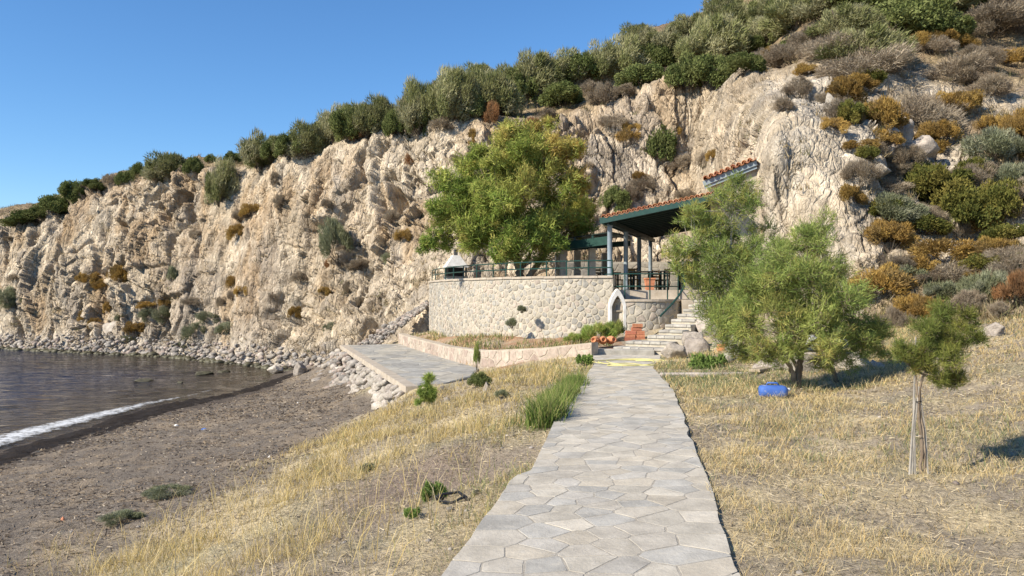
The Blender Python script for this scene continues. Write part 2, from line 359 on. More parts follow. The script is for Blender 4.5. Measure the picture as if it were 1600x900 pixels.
gx = axis([(-700, -100, 60), (-100, -30, 6), (-30, -15, .8), (-15, 13, .1), (13, 30, .9), (30, 100, 7), (100, 700, 60)])
gy = axis([(-700, -60, 60), (-60, -6, 4), (-6, 0, .5), (0, 3.5, .15), (3.5, 14, .075), (14, 40, .12), (40, 70, 2), (70, 800, 70)])
GX, GY = np.meshgrid(gx, gy); gxf, gyf = GX.ravel(), GY.ravel(); GZ = H(gxf, gyf)
nx, ny = len(gx), len(gy)
def grid_faces(nx, ny):
    i = np.arange(nx * ny).reshape(ny, nx)
    return np.stack((i[:-1, :-1].ravel(), i[:-1, 1:].ravel(), i[1:, 1:].ravel(), i[1:, :-1].ravel()), 1)
Pg = np.stack((gxf, gyf, GZ * 0), 1)
n1 = fbm(Pg * .35, 4, 31); n2 = fbm(Pg * 1.7, 4, 37); n3 = fbm(Pg * 6, 3, 41)
SOIL, STRAW, SAND, WET, RED, GREENISH = (.33, .275, .20), (.53, .435, .265), (.175, .145, .113), (.075, .058, .045), (.36, .19, .10), (.27, .27, .13)
gc = mixc(SOIL, STRAW, sstep(-.25, .35, n2 + n1 * .6))
gc = mixc(gc, GREENISH, .35 * sstep(.15, .5, fbm(Pg * .8, 3, 51)))
bare = np.exp(-(((gxf + 1.0) / .95) ** 2 + ((gyf - 8.3) / 1.5) ** 2)); gc = mixc(gc, (.24, .185, .14), np.clip(bare * 1.4, 0, 1))
bch = sstep(-1.15, -1.4, GZ + n2 * .12); gc = mixc(gc, mixc(SAND, (.25, .198, .14), sstep(-.1, .4, n2 + n3 * .5)), bch)
wet = sstep(-2.12, -2.28, GZ + n2 * .03) * sstep(-5, -8, gxf); gc = mixc(gc, WET, wet)
bed = ((gyf > 22.0) & (gxf > -5.2) & (gxf < 3.2) & (GZ > -.5)).astype(float); gc = mixc(gc, mixc(RED, SOIL, sstep(-.3, .5, n2)), bed * .8)
ground_me = mesh_np('ground', np.stack((gxf, gyf, GZ), 1), grid_faces(nx, ny), MAT['ground'], gc)
ground = tag(obj('ground', ground_me), 'dry earth, beach sand and bank around the path', None, None, 'structure')

# ---------------------------------------------------------------- sea
m, n, out = newmat('sea_water')
p = node(n, 'ShaderNodeBsdfPrincipled'); p.inputs['Roughness'].default_value = .06; p.inputs['IOR'].default_value = 1.33
tc = node(n, 'ShaderNodeTexCoord'); mp = node(n, 'ShaderNodeMapping'); mp.inputs['Scale'].default_value = (.55, 1.7, 1); mp.inputs['Rotation'].default_value = (0, 0, .25)
n.links.new(tc.outputs['Object'], mp.inputs[0])
nz = node(n, 'ShaderNodeTexNoise'); nz.inputs['Scale'].default_value = 1.7; nz.inputs['Detail'].default_value = 6; n.links.new(mp.outputs[0], nz.inputs[0])
nz2 = node(n, 'ShaderNodeTexNoise'); nz2.inputs['Scale'].default_value = .22; nz2.inputs['Detail'].default_value = 3; n.links.new(tc.outputs['Object'], nz2.inputs[0])
at = node(n, 'ShaderNodeVertexColor', layer_name='Col')
rp = node(n, 'ShaderNodeMapRange'); rp.inputs[1].default_value = .4; rp.inputs[2].default_value = .6; n.links.new(nz2.outputs[0], rp.inputs[0])
n.links.new(mix_rgb(n, 1.0, at.outputs[0], mix_rgb(n, rp.outputs[0], (.75, .75, .75), (1.2, 1.2, 1.2)), 'MULTIPLY'), p.inputs['Base Color'])
bp = node(n, 'ShaderNodeBump'); bp.inputs['Strength'].default_value = 1.0; bp.inputs['Distance'].default_value = .34
n.links.new(nz.outputs[0], bp.inputs['Height']); n.links.new(bp.outputs[0], p.inputs['Normal']); n.links.new(p.outputs[0], out.inputs[0])
MAT['sea'] = m
sx = axis([(-2500, -120, 300), (-120, -45, 3), (-45, -8, .22)]); sy = axis([(-2500, -60, 300), (-60, 8, 3), (8, 62, .22), (62, 120, 4), (120, 2500, 300)])
SX, SY = np.meshgrid(sx, sy); P = np.stack((SX.ravel(), SY.ravel(), SX.ravel() * 0), 1)
sz = -2.4 + .035 * fbm(P * np.array((.55, 1.5, 1)), 3, 61) * ((P[:, 0] > -60) & (P[:, 1] > 0) & (P[:, 1] < 70))
dep = -2.4 - H0(P[:, 0], P[:, 1])
sc_ = mixc((.05, .038, .022), (.006, .016, .048), sstep(.1, 1.5, dep)); sc_ = mixc(sc_, (.04, .03, .017), .8 * sstep(38, 48, P[:, 1]) * sstep(-40, -24, P[:, 0]))
P[:, 2] = sz
tag(obj('sea', mesh_np('sea', P, grid_faces(len(sx), len(sy)), MAT['sea'], sc_, True)), 'dark blue brown rippled sea below the cliff', None, None, 'structure')

# ---------------------------------------------------------------- cliff and hill: one rock face from control columns
colsC = [
    (-2600, [(490, 190), (480, 191), (465, 193), (450, 196), (440, 200), (435, 210), (430, 240)]),
    (-700, [(517, 95), (505, 96), (470, 98), (440, 100), (415, 102), (405, 108), (395, 125)]),
    (-300, [(532, 76), (510, 77), (460, 78), (420, 80), (385, 82), (378, 88), (370, 105)]),
    (-60, [(545, 62), (520, 63), (455, 64.5), (400, 66), (356, 68), (350, 74), (346, 92)]),
    (60, [(552, 58), (522, 59), (450, 60.5), (390, 62), (340, 64), (330, 70), (326, 88)]),
    (130, [(555, 56), (525, 57), (450, 58.5), (370, 60.5), (306, 63), (299, 68), (303, 85)]),
    (250, [(562, 53), (527, 54.5), (440, 56), (350, 57.5), (274, 60), (270, 65), (272, 80)]),
    (400, [(578, 46), (535, 48.5), (440, 50.5), (350, 52), (268, 54), (260, 59), (258, 72)]),
    (520, [(590, 38), (538, 41), (430, 44.5), (320, 46.5), (230, 49), (218, 54), (214, 65)]),
    (620, [(565, 36.5), (505, 39.5), (420, 41.5), (310, 43.5), (209, 46), (197, 51), (192, 62)]),
    (720, [(530, 38), (440, 39.5), (370, 40.5), (280, 42.5), (186, 45), (174, 50), (166, 60)]),
    (830, [(530, 37), (440, 38.5), (370, 39.5), (280, 41.5), (192, 44), (172, 49), (155, 60)]),
    (930, [(530, 36.5), (440, 38), (370, 39), (280, 41), (180, 43.5), (150, 49), (126, 60)]),
    (1020, [(530, 36.5), (440, 38), (380, 39), (270, 42), (148, 44), (115, 50), (82, 60)]),
    (1100, [(530, 36), (440, 37.5), (370, 38.5), (250, 42), (138, 44), (92, 50), (52, 60)]),
    (1150, [(545, 31), (470, 32), (370, 33), (245, 35.5), (120, 42.5), (74, 49), (25, 60)]),
    (1192, [(550, 24.6), (480, 25.3), (370, 26.0), (225, 27.0), (120, 40), (60, 48), (-5, 60)]),
    (1235, [(560, 22.6), (500, 23.6), (380, 24.7), (180, 26.6), (135, 34), (40, 46), (-50, 60)]),
    (1330, [(575, 20.3), (520, 21.6), (400, 23.2), (230, 26), (130, 33), (20, 42), (-90, 60)]),
    (1450, [(590, 17.5), (545, 19), (430, 22), (300, 26), (150, 32), (30, 41), (-130, 60)]),
    (1600, [(600, 15.5), (550, 17), (450, 20), (330, 24.5), (170, 31), (40, 40), (-170, 60)]),
    (1900, [(600, 13), (530, 14), (430, 17), (320, 21), (170, 27), (30, 36), (-200, 56)]),
    (2700, [(600, 10), (500, 11), (400, 14), (280, 18), (130, 24), (0, 33), (-220, 50)]),
    (5000, [(620, 7), (500, 8), (380, 10.5), (240, 14), (80, 20), (-60, 28), (-260, 44)]),
]
nc = len(colsC); CP = np.zeros((nc, 8, 3)); cpx = np.array([c[0] for c in colsC], float)
for i, (px, rows) in enumerate(colsC):
    for j, (py, d) in enumerate(rows): CP[i, j] = W(px, py, d)
    k = 1 + 60 / rows[-1][1]; CP[i, 7] = CP[i, 6] * np.array((k, k, 1)); CP[i, 7, 2] = CP[i, 6, 2] * .7 + 2 if CP[i, 6, 2] > 0 else CP[i, 6, 2]
def catmull(Pc, ts, t):
    """Pc (n,...) at knots ts, tangents by finite differences"""
    mt = np.zeros_like(Pc); sh = (-1,) + (1,) * (Pc.ndim - 1)
    dl = (Pc[1:] - Pc[:-1]) / (ts[1:] - ts[:-1]).reshape(sh)
    mt[1:-1] = (dl[1:] + dl[:-1]) / 2; mt[0] = dl[0]; mt[-1] = dl[-1]
    i = np.clip(np.searchsorted(ts, t, 'right') - 1, 0, len(ts) - 2); h = (ts[i + 1] - ts[i]); u = (t - ts[i]) / h
    u = u.reshape(sh); h = h.reshape(sh)
    return (2 * u**3 - 3 * u**2 + 1) * Pc[i] + (u**3 - 2 * u**2 + u) * h * mt[i] + (-2 * u**3 + 3 * u**2) * Pc[i + 1] + (u**3 - u**2) * h * mt[i + 1]
_t = np.linspace(-30, 1640, 4000); _g = catmull(CP[:, 2:4].mean(1), cpx, _t)
_c = np.concatenate([[0], np.cumsum(np.maximum(np.diff(_t) / 1.75, np.linalg.norm(np.diff(_g, axis=0), axis=1) / .085))])
upx = np.concatenate([np.linspace(-2600, -320, 40), np.linspace(-300, -32, 60), np.interp(np.linspace(0, _c[-1], 1480), _c, _t), np.linspace(1650, 2000, 60), np.linspace(2040, 5000, 40)])
vr = np.concatenate([np.linspace(0, 1, 30)[:-1], np.linspace(1, 4, 216)[:-1], np.linspace(4, 6, 38)[:-1], np.linspace(6, 7, 8)])
G = catmull(CP, cpx, upx); G = np.swapaxes(G, 0, 1); G = catmull(G, np.arange(8.), vr)      # (nv,nu,3)
nv, nu = G.shape[:2]
dU = np.gradient(G, axis=1); dV = np.gradient(G, axis=0); N = np.cross(dU, dV); N /= np.linalg.norm(N, axis=2, keepdims=True) + 1e-9
V_ = np.broadcast_to(vr[:, None], (nv, nu)).ravel(); U_ = np.broadcast_to(upx[None, :], (nv, nu)).ravel()
P0 = G.reshape(-1, 3).astype(np.float32); N0 = N.reshape(-1, 3).astype(np.float32)
if np.mean(N0[:, 1]) > 0: N0 = -N0
wp = np.stack((fbm(P0 * .35, 3, 71), fbm(P0 * .35, 3, 72), fbm(P0 * .35, 3, 73)), 1)
wf = np.stack((fbm(P0 * 1.6, 3, 171), fbm(P0 * 1.6, 3, 172), fbm(P0 * 1.6, 3, 173)), 1)
Q = P0 + wp * .55 + wf * .16
Q = Q + np.outer(P0[:, 2], (.16, .05, 0))                             # joints lean a little
mask = sstep(.15, .9, V_) * sstep(4.5, 4.0, V_)                      # bare rock part
slopeR = sstep(1330, 1420, U_)                                       # scrubby slope on the right
rockamt = mask * (1 - .55 * slopeR * (1 - sstep(.2, .5, fbm(P0 * .3, 2, 90)))) * (1 - .6 * sstep(3.3, 3.9, V_) * sstep(1180, 1230, U_))
rough_mod = .42 + .95 * sstep(-.3, .4, fbm(P0 * .12, 2, 77))
disp = fbm(P0 * np.array((.20, .20, .09)), 2, 75) * 1.25
rid = np.abs(fbm(Q * np.array((.36, .36, .07)), 3, 81)); disp = disp - sstep(.13, .0, rid) * 1.2 * rough_mod      # deep upright clefts
for (fx, fz, tilt, offs, crk, cw, sd_) in ((.33, .14, 1.6, .36, .50, .04, 101), (.75, .26, 1.6, .22, .36, .05, 102), (1.2, .10, 1.2, .15, .42, .06, 105), (1.6, .8, 1.8, .095, .16, .06, 103), (3.4, 2.2, 1.6, .04, .06, .10, 104)):
    f1, f2, idv, off = worley(Q * np.array((fx, fx, fz)), sd_)
    r0 = _r(idv) - .5; g = np.stack((_r(idv * np.uint32(9277)) - .5, _r(idv * np.uint32(26699)) - .5, _r(idv * np.uint32(31847)) - .5), 1)
    some = sstep(.45, .6, _r(idv * np.uint32(40503)))
    d_ = r0 * 2 * offs + np.einsum('ij,ij->i', off, g) * tilt * 2 * offs - crk * some * sstep(cw, 0, f2 - f1)
    disp = disp + d_ * rough_mod
    if sd_ == 101: cols_id = r0
    if sd_ == 102: cols_id2 = r0
disp = disp + fbm(P0 * np.array((1.2, 1.2, .8)), 3, 84, .6) * .07 * rough_mod + np.abs(fbm(P0 * 3, 2, 85)) * .07
hill = (1 - mask) * sstep(3.9, 4.5, V_); hd = fbm(P0 * .3, 4, 95) * .8 + fbm(P0 * 2.5, 3, 96) * .12
slab = sstep(1165, 1195, U_) * sstep(1345, 1310, U_) * sstep(3.6, 3.2, V_); disp_all = disp * rockamt * .8 * (1 - .7 * slab) + hd * hill
disp_all = disp_all * (.6 + .4 * sstep(-60, 200, U_))
Pc_ = P0 + N0 * disp_all[:, None]
# colour of rock
nA = fbm(P0 * np.array((.16, .16, .10)), 4, 111); nB = fbm(Q * np.array((.9, .9, .35)), 4, 112); nC = fbm(P0 * 2.2, 3, 113)
CREAM, TAN, ORANGE, GREY, PINK = (.475, .41, .315), (.385, .315, .225), (.40, .27, .14), (.285, .26, .225), (.385, .32, .255)
cc = mixc(CREAM, TAN, sstep(-.35, .4, nB + cols_id * .5)); cc = mixc(cc, PINK, .6 * sstep(0, .45, nA))
upper = sstep(2.2, 3.6, V_ + nA * .8); cc = mixc(cc, ORANGE, .55 * sstep(.0, .45, nB * .7 + nA + cols_id2 * .5) * (.25 + .75 * upper) * sstep(1050, 800, U_))
lower = sstep(2.6, 1.3, V_ + nA) * sstep(700, 450, U_); cc = mixc(cc, GREY, .55 * sstep(-.25, .35, nA * .8 + nB * .6) * (.35 + .65 * lower))
cc = mixc(cc, (.41, .375, .315), .75 * sstep(1150, 1220, U_) * sstep(-.4, .3, nB + nA))
cc = mixc(cc, (.46, .42, .355), .7 * sstep(1.25, .85, V_) * sstep(650, 500, U_))
cc = mixc(cc, CREAM, .6 * np.exp(-((U_ - 640) / 110)**2)); cc = cc * .85 + cc.mean(1)[:, None] * np.array((.165, .146, .112)); cc = cc * 1.2 * (1 + .14 * nC + .16 * cols_id2 + .06 * np.sin(P0[:, 2] * 3.1 + nA * 9))[:, None]
stn = fbm(Q * np.array((.9, .9, .09)), 4, 121); cc = mixc(cc, (.24, .215, .185), .55 * sstep(.08, .4, stn) * mask); stn2 = fbm(Q * np.array((.5, .5, .14)), 4, 122); cc = mixc(cc, ORANGE, .45 * sstep(.12, .4, stn2) * sstep(1150, 1000, U_) * mask)
SOILH = mixc((.24, .18, .115), (.36, .285, .175), sstep(-.3, .4, nC + nB))
veg = np.clip(hill + slopeR * mask * .75 * sstep(.25, -.1, fbm(P0 * .35, 3, 99) + nB * .2) + .5 * sstep(.25, .5, fbm(P0 * .8, 3, 98)) * sstep(2.6, 1.2, V_) * mask, 0, 1)
cc = mixc(cc, SOILH, veg)
cliff = tag(obj('cliff', mesh_np('cliff', Pc_, grid_faces(nu, nv)[:, ::-1].copy(), MAT['cliff'], cc)), 'tall pale cream and tan rock cliff rising to a scrubby hill', None, None, 'structure')

# ---- pixel look-up on the real surfaces (used to stand plants and stones on them)
sel = (V_ < 6.05) & (V_ > .2) & (U_ > -80) & (U_ < 1700)
gsel = (gyf > 3) & (gyf < 45) & (np.abs(gxf) < 25)
SP = np.vstack([Pc_[sel], np.stack((gxf, gyf, GZ), 1)[gsel]]); SN = np.vstack([N0[sel], np.tile((0, 0, 1), (gsel.sum(), 1))])
Spx = 800 + F * SP[:, 0] / SP[:, 1]; Spy = HZ - F * (SP[:, 2] - EYE) / SP[:, 1]
def hit(px, py, only=None, rad=5):
    for r in (rad, rad * 2, rad * 4, rad * 10):
        i = np.nonzero((np.abs(Spx - px) < r) & (np.abs(Spy - py) < r))[0]
        if only == 'cliff': i = i[i < sel.sum()]
        if only == 'ground': i = i[i >= sel.sum()]
        if len(i):
            dmin = SP[i, 1].min(); j = i[SP[i, 1] < dmin * 1.04 + .3]; k = j[np.argmin((Spx[j] - px)**2 + (Spy[j] - py)**2)]
            return SP[k], SN[k]
    return W(px, py, 30), np.array((0, -1, 0))


# ---------------------------------------------------------------- pieces: polygons of a Voronoi pattern
def clip_half(poly, p, nrm):
    out = []; L = len(poly)
    for i in range(L):
        a, b = poly[i], poly[(i + 1) % L]; da = (a[0] - p[0]) * nrm[0] + (a[1] - p[1]) * nrm[1]; db = (b[0] - p[0]) * nrm[0] + (b[1] - p[1]) * nrm[1]
        if da <= 0: out.append(a)
        if (da < 0 < db) or (db < 0 < da): t = da / (da - db); out.append((a[0] + t * (b[0] - a[0]), a[1] + t * (b[1] - a[1])))
    return out
def darts(x0, x1, y0, y1, r, seed, tries=30):
    R = random.Random(seed); pts = []; n = int((x1 - x0) * (y1 - y0) / (r[0] * r[0] * .55) * tries / 6)
    for _ in range(n):
        q = (R.uniform(x0, x1), R.uniform(y0, y1)); rr = R.uniform(*r)
        if all((q[0] - p[0])**2 + (q[1] - p[1])**2 > (rr * .5 + p[2] * .5)**2 for p in pts): pts.append((*q, rr))
    return pts
def cells(pts, x0, x1, y0, y1, gap):
    out = []; A = np.array([p[:2] for p in pts])
    for i, p in enumerate(A):
        poly = [(x0, y0), (x1, y0), (x1, y1), (x0, y1)]
        d = ((A - p)**2).sum(1); nb = np.argsort(d)[1:22]
        for j in nb:
            q = A[j]; nn = q - p; L = math.sqrt(nn @ nn); nn = nn / L; mid = (p + q) / 2 - nn * gap / 2
            poly = clip_half(poly, mid, nn)
            if len(poly) < 3: break
        for (pp, nn) in (((x0 + gap / 2, 0), (-1, 0)), ((x1 - gap / 2, 0), (1, 0)), ((0, y0 + gap / 2), (0, -1)), ((0, y1 - gap / 2), (0, 1))):
            if len(poly) >= 3: poly = clip_half(poly, pp, nn)
        if len(poly) >= 3: out.append((tuple(p), poly))
    return out
def roughen(poly, R, amt, cut=1.2):
    """cut corners and add a kink to each side so that a stone is not a clean polygon"""
    o = []; L = len(poly)
    for i in range(L):
        a = np.array(poly[i]); b = np.array(poly[(i + 1) % L]); l = np.linalg.norm(b - a)
        if l < .03: o.append(tuple(a)); continue
        n = np.array((-(b - a)[1], (b - a)[0])) / l; k = min(.25, .03 / l * cut)
        o.append(tuple(a + (b - a) * k)); o.append(tuple(a + (b - a) * R.uniform(.35, .65) + n * R.uniform(0, amt))); o.append(tuple(a + (b - a) * (1 - k)))
    return o
def stone_mesh(poly, mapf, thick, proud, chamfer, R, bulge=0.0):
    """outline -> slab: mapf(u,v,h) gives world point, h out of the wall"""
    n = len(poly); c = np.mean(np.array(poly), axis=0); V = []; tu, tv = R.uniform(-1, 1) * .15 * proud, R.uniform(-1, 1) * .15 * proud
    ext = max(np.ptp(np.array(poly)[:, 0]), np.ptp(np.array(poly)[:, 1]), .05)
    def hh(u, v): return proud + 2 * (tu * (u - c[0]) + tv * (v - c[1])) / ext
    for (u, v) in poly: V.append(mapf(u, v, -thick))
    for (u, v) in poly: V.append(mapf(u, v, hh(u, v) - chamfer))
    for (u, v) in poly:
        e = np.array((u, v)); q = c + (e - c) * (1 - chamfer * 1.6 / max(np.linalg.norm(e - c), .02)); V.append(mapf(q[0], q[1], hh(*q)))
    V.append(mapf(c[0], c[1], proud + bulge))
    f = [(i, (i + 1) % n, n + (i + 1) % n, n + i) for i in range(n)] + [(n + i, n + (i + 1) % n, 2 * n + (i + 1) % n, 2 * n + i) for i in range(n)]
    f += [(2 * n + i, 2 * n + (i + 1) % n, 3 * n) for i in range(n)]
    return V, f

# ---------------------------------------------------------------- flagstone path
R = random.Random(3)
path = B()
ys = np.linspace(-2.5, 21.9, 60); pl, pr = path_edges(ys)
V = []; fcs = []
for k in range(60):
    for (x, z) in ((pl[k] + .04, -.3), (pl[k] + .04, -.0012), ((pl[k] + pr[k]) / 2, -.0012), (pr[k] - .045, -.0012), (pr[k] - .045, -.3)): V.append((x, ys[k], z))
    if k: 
        for j in range(4): fcs.append(((k - 1) * 5 + j, (k - 1) * 5 + j + 1, k * 5 + j + 1, k * 5 + j))
path.add(V, fcs)
path_o = tag(path.build('path', MAT['mortar']), 'grey flagstone path running straight to the stairs', None, None, 'structure')
PWID = 1.66
_ev = np.linspace(-3, 22, 900); _eq = np.stack((_ev * 2.3, 0 * _ev, 0 * _ev), 1); _en1 = vnoise(_eq, 7); _en2 = vnoise(_eq + 9, 8)
def path_map(u, v, h):
    l, r = path_edges(np.array([v])); e = .016 * float(np.interp(v, _ev, _en1)) * max(0, 1 - u / .25) + .026 * float(np.interp(v, _ev, _en2)) * max(0, 1 - (PWID - u) / .25)
    return (float(l[0] + (r[0] - l[0]) * u / PWID) + e, v, h)
pts = [(a_, b_ / 1.35, r_) for (a_, b_, r_) in darts(0, PWID, -2.5 * 1.35, 21.9 * 1.35, (.15, .54), 11, 70)]
fl_n = fn = 0; fv = []; ff_ = []; fcl = []
for (c, poly) in sorted(cells(pts, 0, PWID, -2.5, 21.9, .011), key=lambda q: q[0][1] if q[0][1] > 4 else 90 - q[0][1]):
    V, f = stone_mesh(roughen(poly, R, .006, .35), path_map, .06, R.uniform(0, .0018), .0012, R)
    col = np.tile(np.array(R.choice([(.46, .425, .355), (.43, .405, .355), (.48, .44, .365), (.40, .385, .345), (.46, .415, .335), (.45, .415, .35)])) * R.uniform(.88, 1.1), (len(V), 1))
    fl_n += 1
    if fl_n <= 300: obj('flagstone', mesh_np('flagstone', V, f, MAT['slate'], col), path_o)
    else: fv += V; ff_ += [tuple(j + fn for j in g) for g in f]; fcl.append(col); fn += len(V)
tag(obj('far_flagstones', mesh_np('far_flagstones', fv, ff_, MAT['slate'], np.vstack(fcl)), path_o), kind='stuff')

# ---------------------------------------------------------------- lower paved landing
b = B().prism([(x, y, -.9) for x, y in pad_poly], (0, 0, .3))
landing = tag(b.build('landing_pavement', MAT['concrete']), 'grey paved landing below the garden bed', None, None, 'structure')
Rp = random.Random(15)
for (c, poly) in cells([(a_, b_, r_) for (a_, b_, r_) in darts(-7.4, -.9, 18.9, 35.7, (.38, .85), 17, 25)], -7.4, -.9, 18.9, 35.7, .03):
    for i in range(len(pad_poly)):
        (ax, ay), (bx_, by_) = pad_poly[i - 1], pad_poly[i]; nn = (by_ - ay, -(bx_ - ax)); ln_ = math.hypot(*nn); nn = (nn[0] / ln_, nn[1] / ln_)
        if len(poly) >= 3: poly = clip_half(poly, (ax - nn[0] * .03, ay - nn[1] * .03), nn)
    if len(poly) < 3: continue
    V, f = stone_mesh(poly, lambda u, v, h: (u, v, -.6 + h), .02, Rp.uniform(.004, .012), .003, Rp)
    obj('flagstone', mesh_np('flagstone', V, f, MAT['slate'], np.tile(np.array(Rp.choice([(.36, .345, .30), (.33, .325, .30), (.40, .375, .32), (.30, .295, .275)])) * Rp.uniform(.85, 1.1), (len(V), 1))), landing)
b = B()
pe = [(-2.38, 18.98), (-7.27, 34.52)]
b.beam((pe[0][0], pe[0][1], -.66), (pe[1][0], pe[1][1], -.66), .28, .16)
edge = b.build('edging', MAT['plaster'], landing)

# ---------------------------------------------------------------- rocks
def rock_proto(seed, lev=2, planes=16):
    Rr = np.random.default_rng(seed); bm = bmesh.new(); bmesh.ops.create_icosphere(bm, subdivisions=lev, radius=1)
    Vv = np.array([v.co[:] for v in bm.verts]); ff = [tuple(v.index for v in f.verts) for f in bm.faces]; bm.free()
    nn = Rr.normal(size=(planes, 3)); nn /= np.linalg.norm(nn, axis=1)[:, None]; hh = Rr.uniform(.45, .9, planes)
    dt = Vv @ nn.T; r = np.min(np.where(dt > .05, hh / np.maximum(dt, .05), 9), axis=1); r = np.minimum(r, 1.1)
    Vv = Vv * r[:, None]; Vv *= (1 + .10 * fbm(Vv * 3 + seed, 4, seed, .6))[:, None]
    return Vv, np.array(ff)
ROCK_S = [rock_proto(200 + k, 2, 9) for k in range(7)]
ROCK_L = [rock_proto(300 + k, 4, 13) for k in range(4)]
ROCK_XS = [rock_proto(400 + k, 1, 10) for k in range(5)]
rock_me = {}
def rock_mesh(kind, k, mat):
    key = (kind, k, mat)
    if key not in rock_me: rock_me[key] = mesh_np('rock', *(ROCK_S if kind == 's' else ROCK_L)[k], MAT[mat])
    return rock_me[key]
def put_rock(name, kind, k, mat, loc, size, rot, parent=None):
    o = bpy.data.objects.new(name, rock_mesh(kind, k, mat)); link(o, parent); o.location = loc; o.scale = size; o.rotation_euler = rot
    return o
# rubble slope holding up the landing
rev = empty('rubble_revetment', (0, 0, 0), 'slope of pale rubble stones between the beach and the grey landing', 'stone slope')
Rv = random.Random(5)
top0, top1 = np.array((-2.55, 18.9, -.72)), np.array((-7.45, 34.6, -.72)); bot = [np.array((-3.05, 19.5, -1.35)), np.array((-3.9, 22.6, -1.6)), np.array((-5.1, 26, -1.75)), np.array((-6.9, 30.2, -1.95)), np.array((-9.6, 35.8, -2.25))]
def botp(t): q = t * 4; i = min(int(q), 3); return bot[i] * (1 - q + i) + bot[i + 1] * (q - i)
V_r = []
for k in range(560):
    t = Rv.random()**.9; u = Rv.random(); a = top0 * (1 - t) + top1 * t; c = botp(t); p = a * (1 - u) + c * u
    p = p + np.array((0, 0, -.04 - .12 * math.sin(u * 3.14)))
    V_r.append((p, .10 + .12 * Rv.random()**2 + .07 * u * t, t))
V_r.sort(key=lambda q: q[0][1])
for (p, sz, t) in V_r[:300]:
    put_rock('rock', 's', Rv.randrange(7), 'palerock', p, (sz * Rv.uniform(.9, 1.5), sz * Rv.uniform(.8, 1.2), sz * Rv.uniform(.6, .95)), (Rv.uniform(-.4, .4), Rv.uniform(-.4, .4), Rv.uniform(0, 6.3)), rev)
def join_rocks(name, items, protos, mat, label=None, kind='stuff', parent=None):
    Vs = []; Fs = []; Cs = []; n = 0; Rr = np.random.default_rng(9)
    for (p, sz) in items:
        Vv, ff = protos[Rr.integers(len(protos))]; a = Rr.uniform(0, 6.28); ca, sa = math.cos(a), math.sin(a)
        q = Vv * np.array((sz * Rr.uniform(.9, 1.5), sz, sz * Rr.uniform(.55, .9))); q = np.stack((q[:, 0] * ca - q[:, 1] * sa, q[:, 0] * sa + q[:, 1] * ca, q[:, 2]), 1)
        Vs.append(q + p); Fs.append(ff + n); n += len(Vv)
        Cs.append(np.tile(np.array(((.40, .365, .32), (.33, .295, .26), (.44, .39, .325), (.27, .25, .225), (.38, .31, .26))[Rr.integers(5)]) * Rr.uniform(.6, 1.05), (len(Vv), 1)))
    o = obj(name, mesh_np(name, np.vstack(Vs), np.vstack(Fs), MAT['rubble' if mat == 'rock' else mat], np.vstack(Cs)), parent); tag(o, label, None, None, kind); return o
join_rocks('small_rubble', [(p, s_) for (p, s_, t) in V_r[300:]], ROCK_S, 'rock', None, 'stuff', rev)
# rim of the slope: flat kerb stones along the landing
# shoreline rubble at the cliff foot
items = []
for k in range(2600):
    px = Rv.uniform(-30, 540); t = Rv.random()**1.7; py = np.interp(px, [-30, 100, 300, 420, 540], [541, 545, 553, 572, 590]) - 30 * t * (1 - .3 * (px < 100)) + 4
    d = np.interp(px, [-30, 60, 130, 250, 400, 520, 560], [60.5, 57.6, 55.8, 52.6, 45.8, 38.5, 36]) + t * 1.6 - .6
    p = W(px, 500, d); p[2] = -2.45 + t * 1.2 + Rv.uniform(-.08, .05); p[2] -= .1 * Rv.random(); items.append((p, (.04 + .30 * Rv.random()**3.5) * (1 - .45 * t)))
join_rocks('shore_rubble', items, ROCK_XS, 'rock', 'pale broken stones heaped along the waterline at the cliff foot')
items = []
for k in range(420):
    px = Rv.uniform(-30, 470); d = np.interp(px, [-30, 60, 130, 250, 400, 520], [60, 57, 55, 51.9, 45.0, 38]) - Rv.uniform(0, 1.0)
    p = W(px, 500, d); p[2] = -2.45 + Rv.uniform(-.05, .06); items.append((p, .12 + .25 * Rv.random()**2))
join_rocks('wet_shore_rubble', items, ROCK_XS, 'darkrock', 'dark wet stones lying at the waterline below the cliff')
# scree beside the terrace wall
items = []
for k in range(900):
    t = Rv.random(); u = Rv.random(); a = W(668, 470, 38.6) * (1 - t) + W(560, 537, 36.5) * t; p = a + np.array((Rv.uniform(-.2, .5) * t, -1.7 * u * (.3 + t), -.9 * u * (.35 + .3 * t))); items.append((p, .04 + .12 * Rv.random()**2.5))
join_rocks('scree', items, ROCK_XS, 'rock', 'fine pale scree sliding down beside the stone terrace wall')

def boulder(px, py, wpx, mat, label, k, only=None, flat=.7, group=None, sink=.25, rz=None, d=None):
    p = hit(px, py, only)[0] if d is None else W(px, py, d)
    r = wpx * p[1] / F / 2
    o = put_rock('boulder', 'l', k % 4, mat, (p[0], p[1], p[2] + r * flat * (1 - sink * 2)), (r * 1.05, r * .9, r * flat), (.12 * (k % 3 - 1), .1 * (k % 2), rz if rz is not None else k * 1.3))
    return tag(o, label, 'boulder', group)
boulder(183, 528, 62, 'rock', 'long tan fallen boulder leaning among shrubs at the cliff foot', 0, flat=.55, rz=.35)
boulder(470, 585, 34, 'rock', 'large pale boulder at the far end of the rubble slope', 1, 'ground')
boulder(430, 580, 26, 'rock', 'rounded grey boulder beside the water at the end of the beach', 2, 'ground')
boulder(492, 596, 22, 'rock', 'low flat grey boulder on the sand below the rubble slope', 3, 'ground', flat=.4)
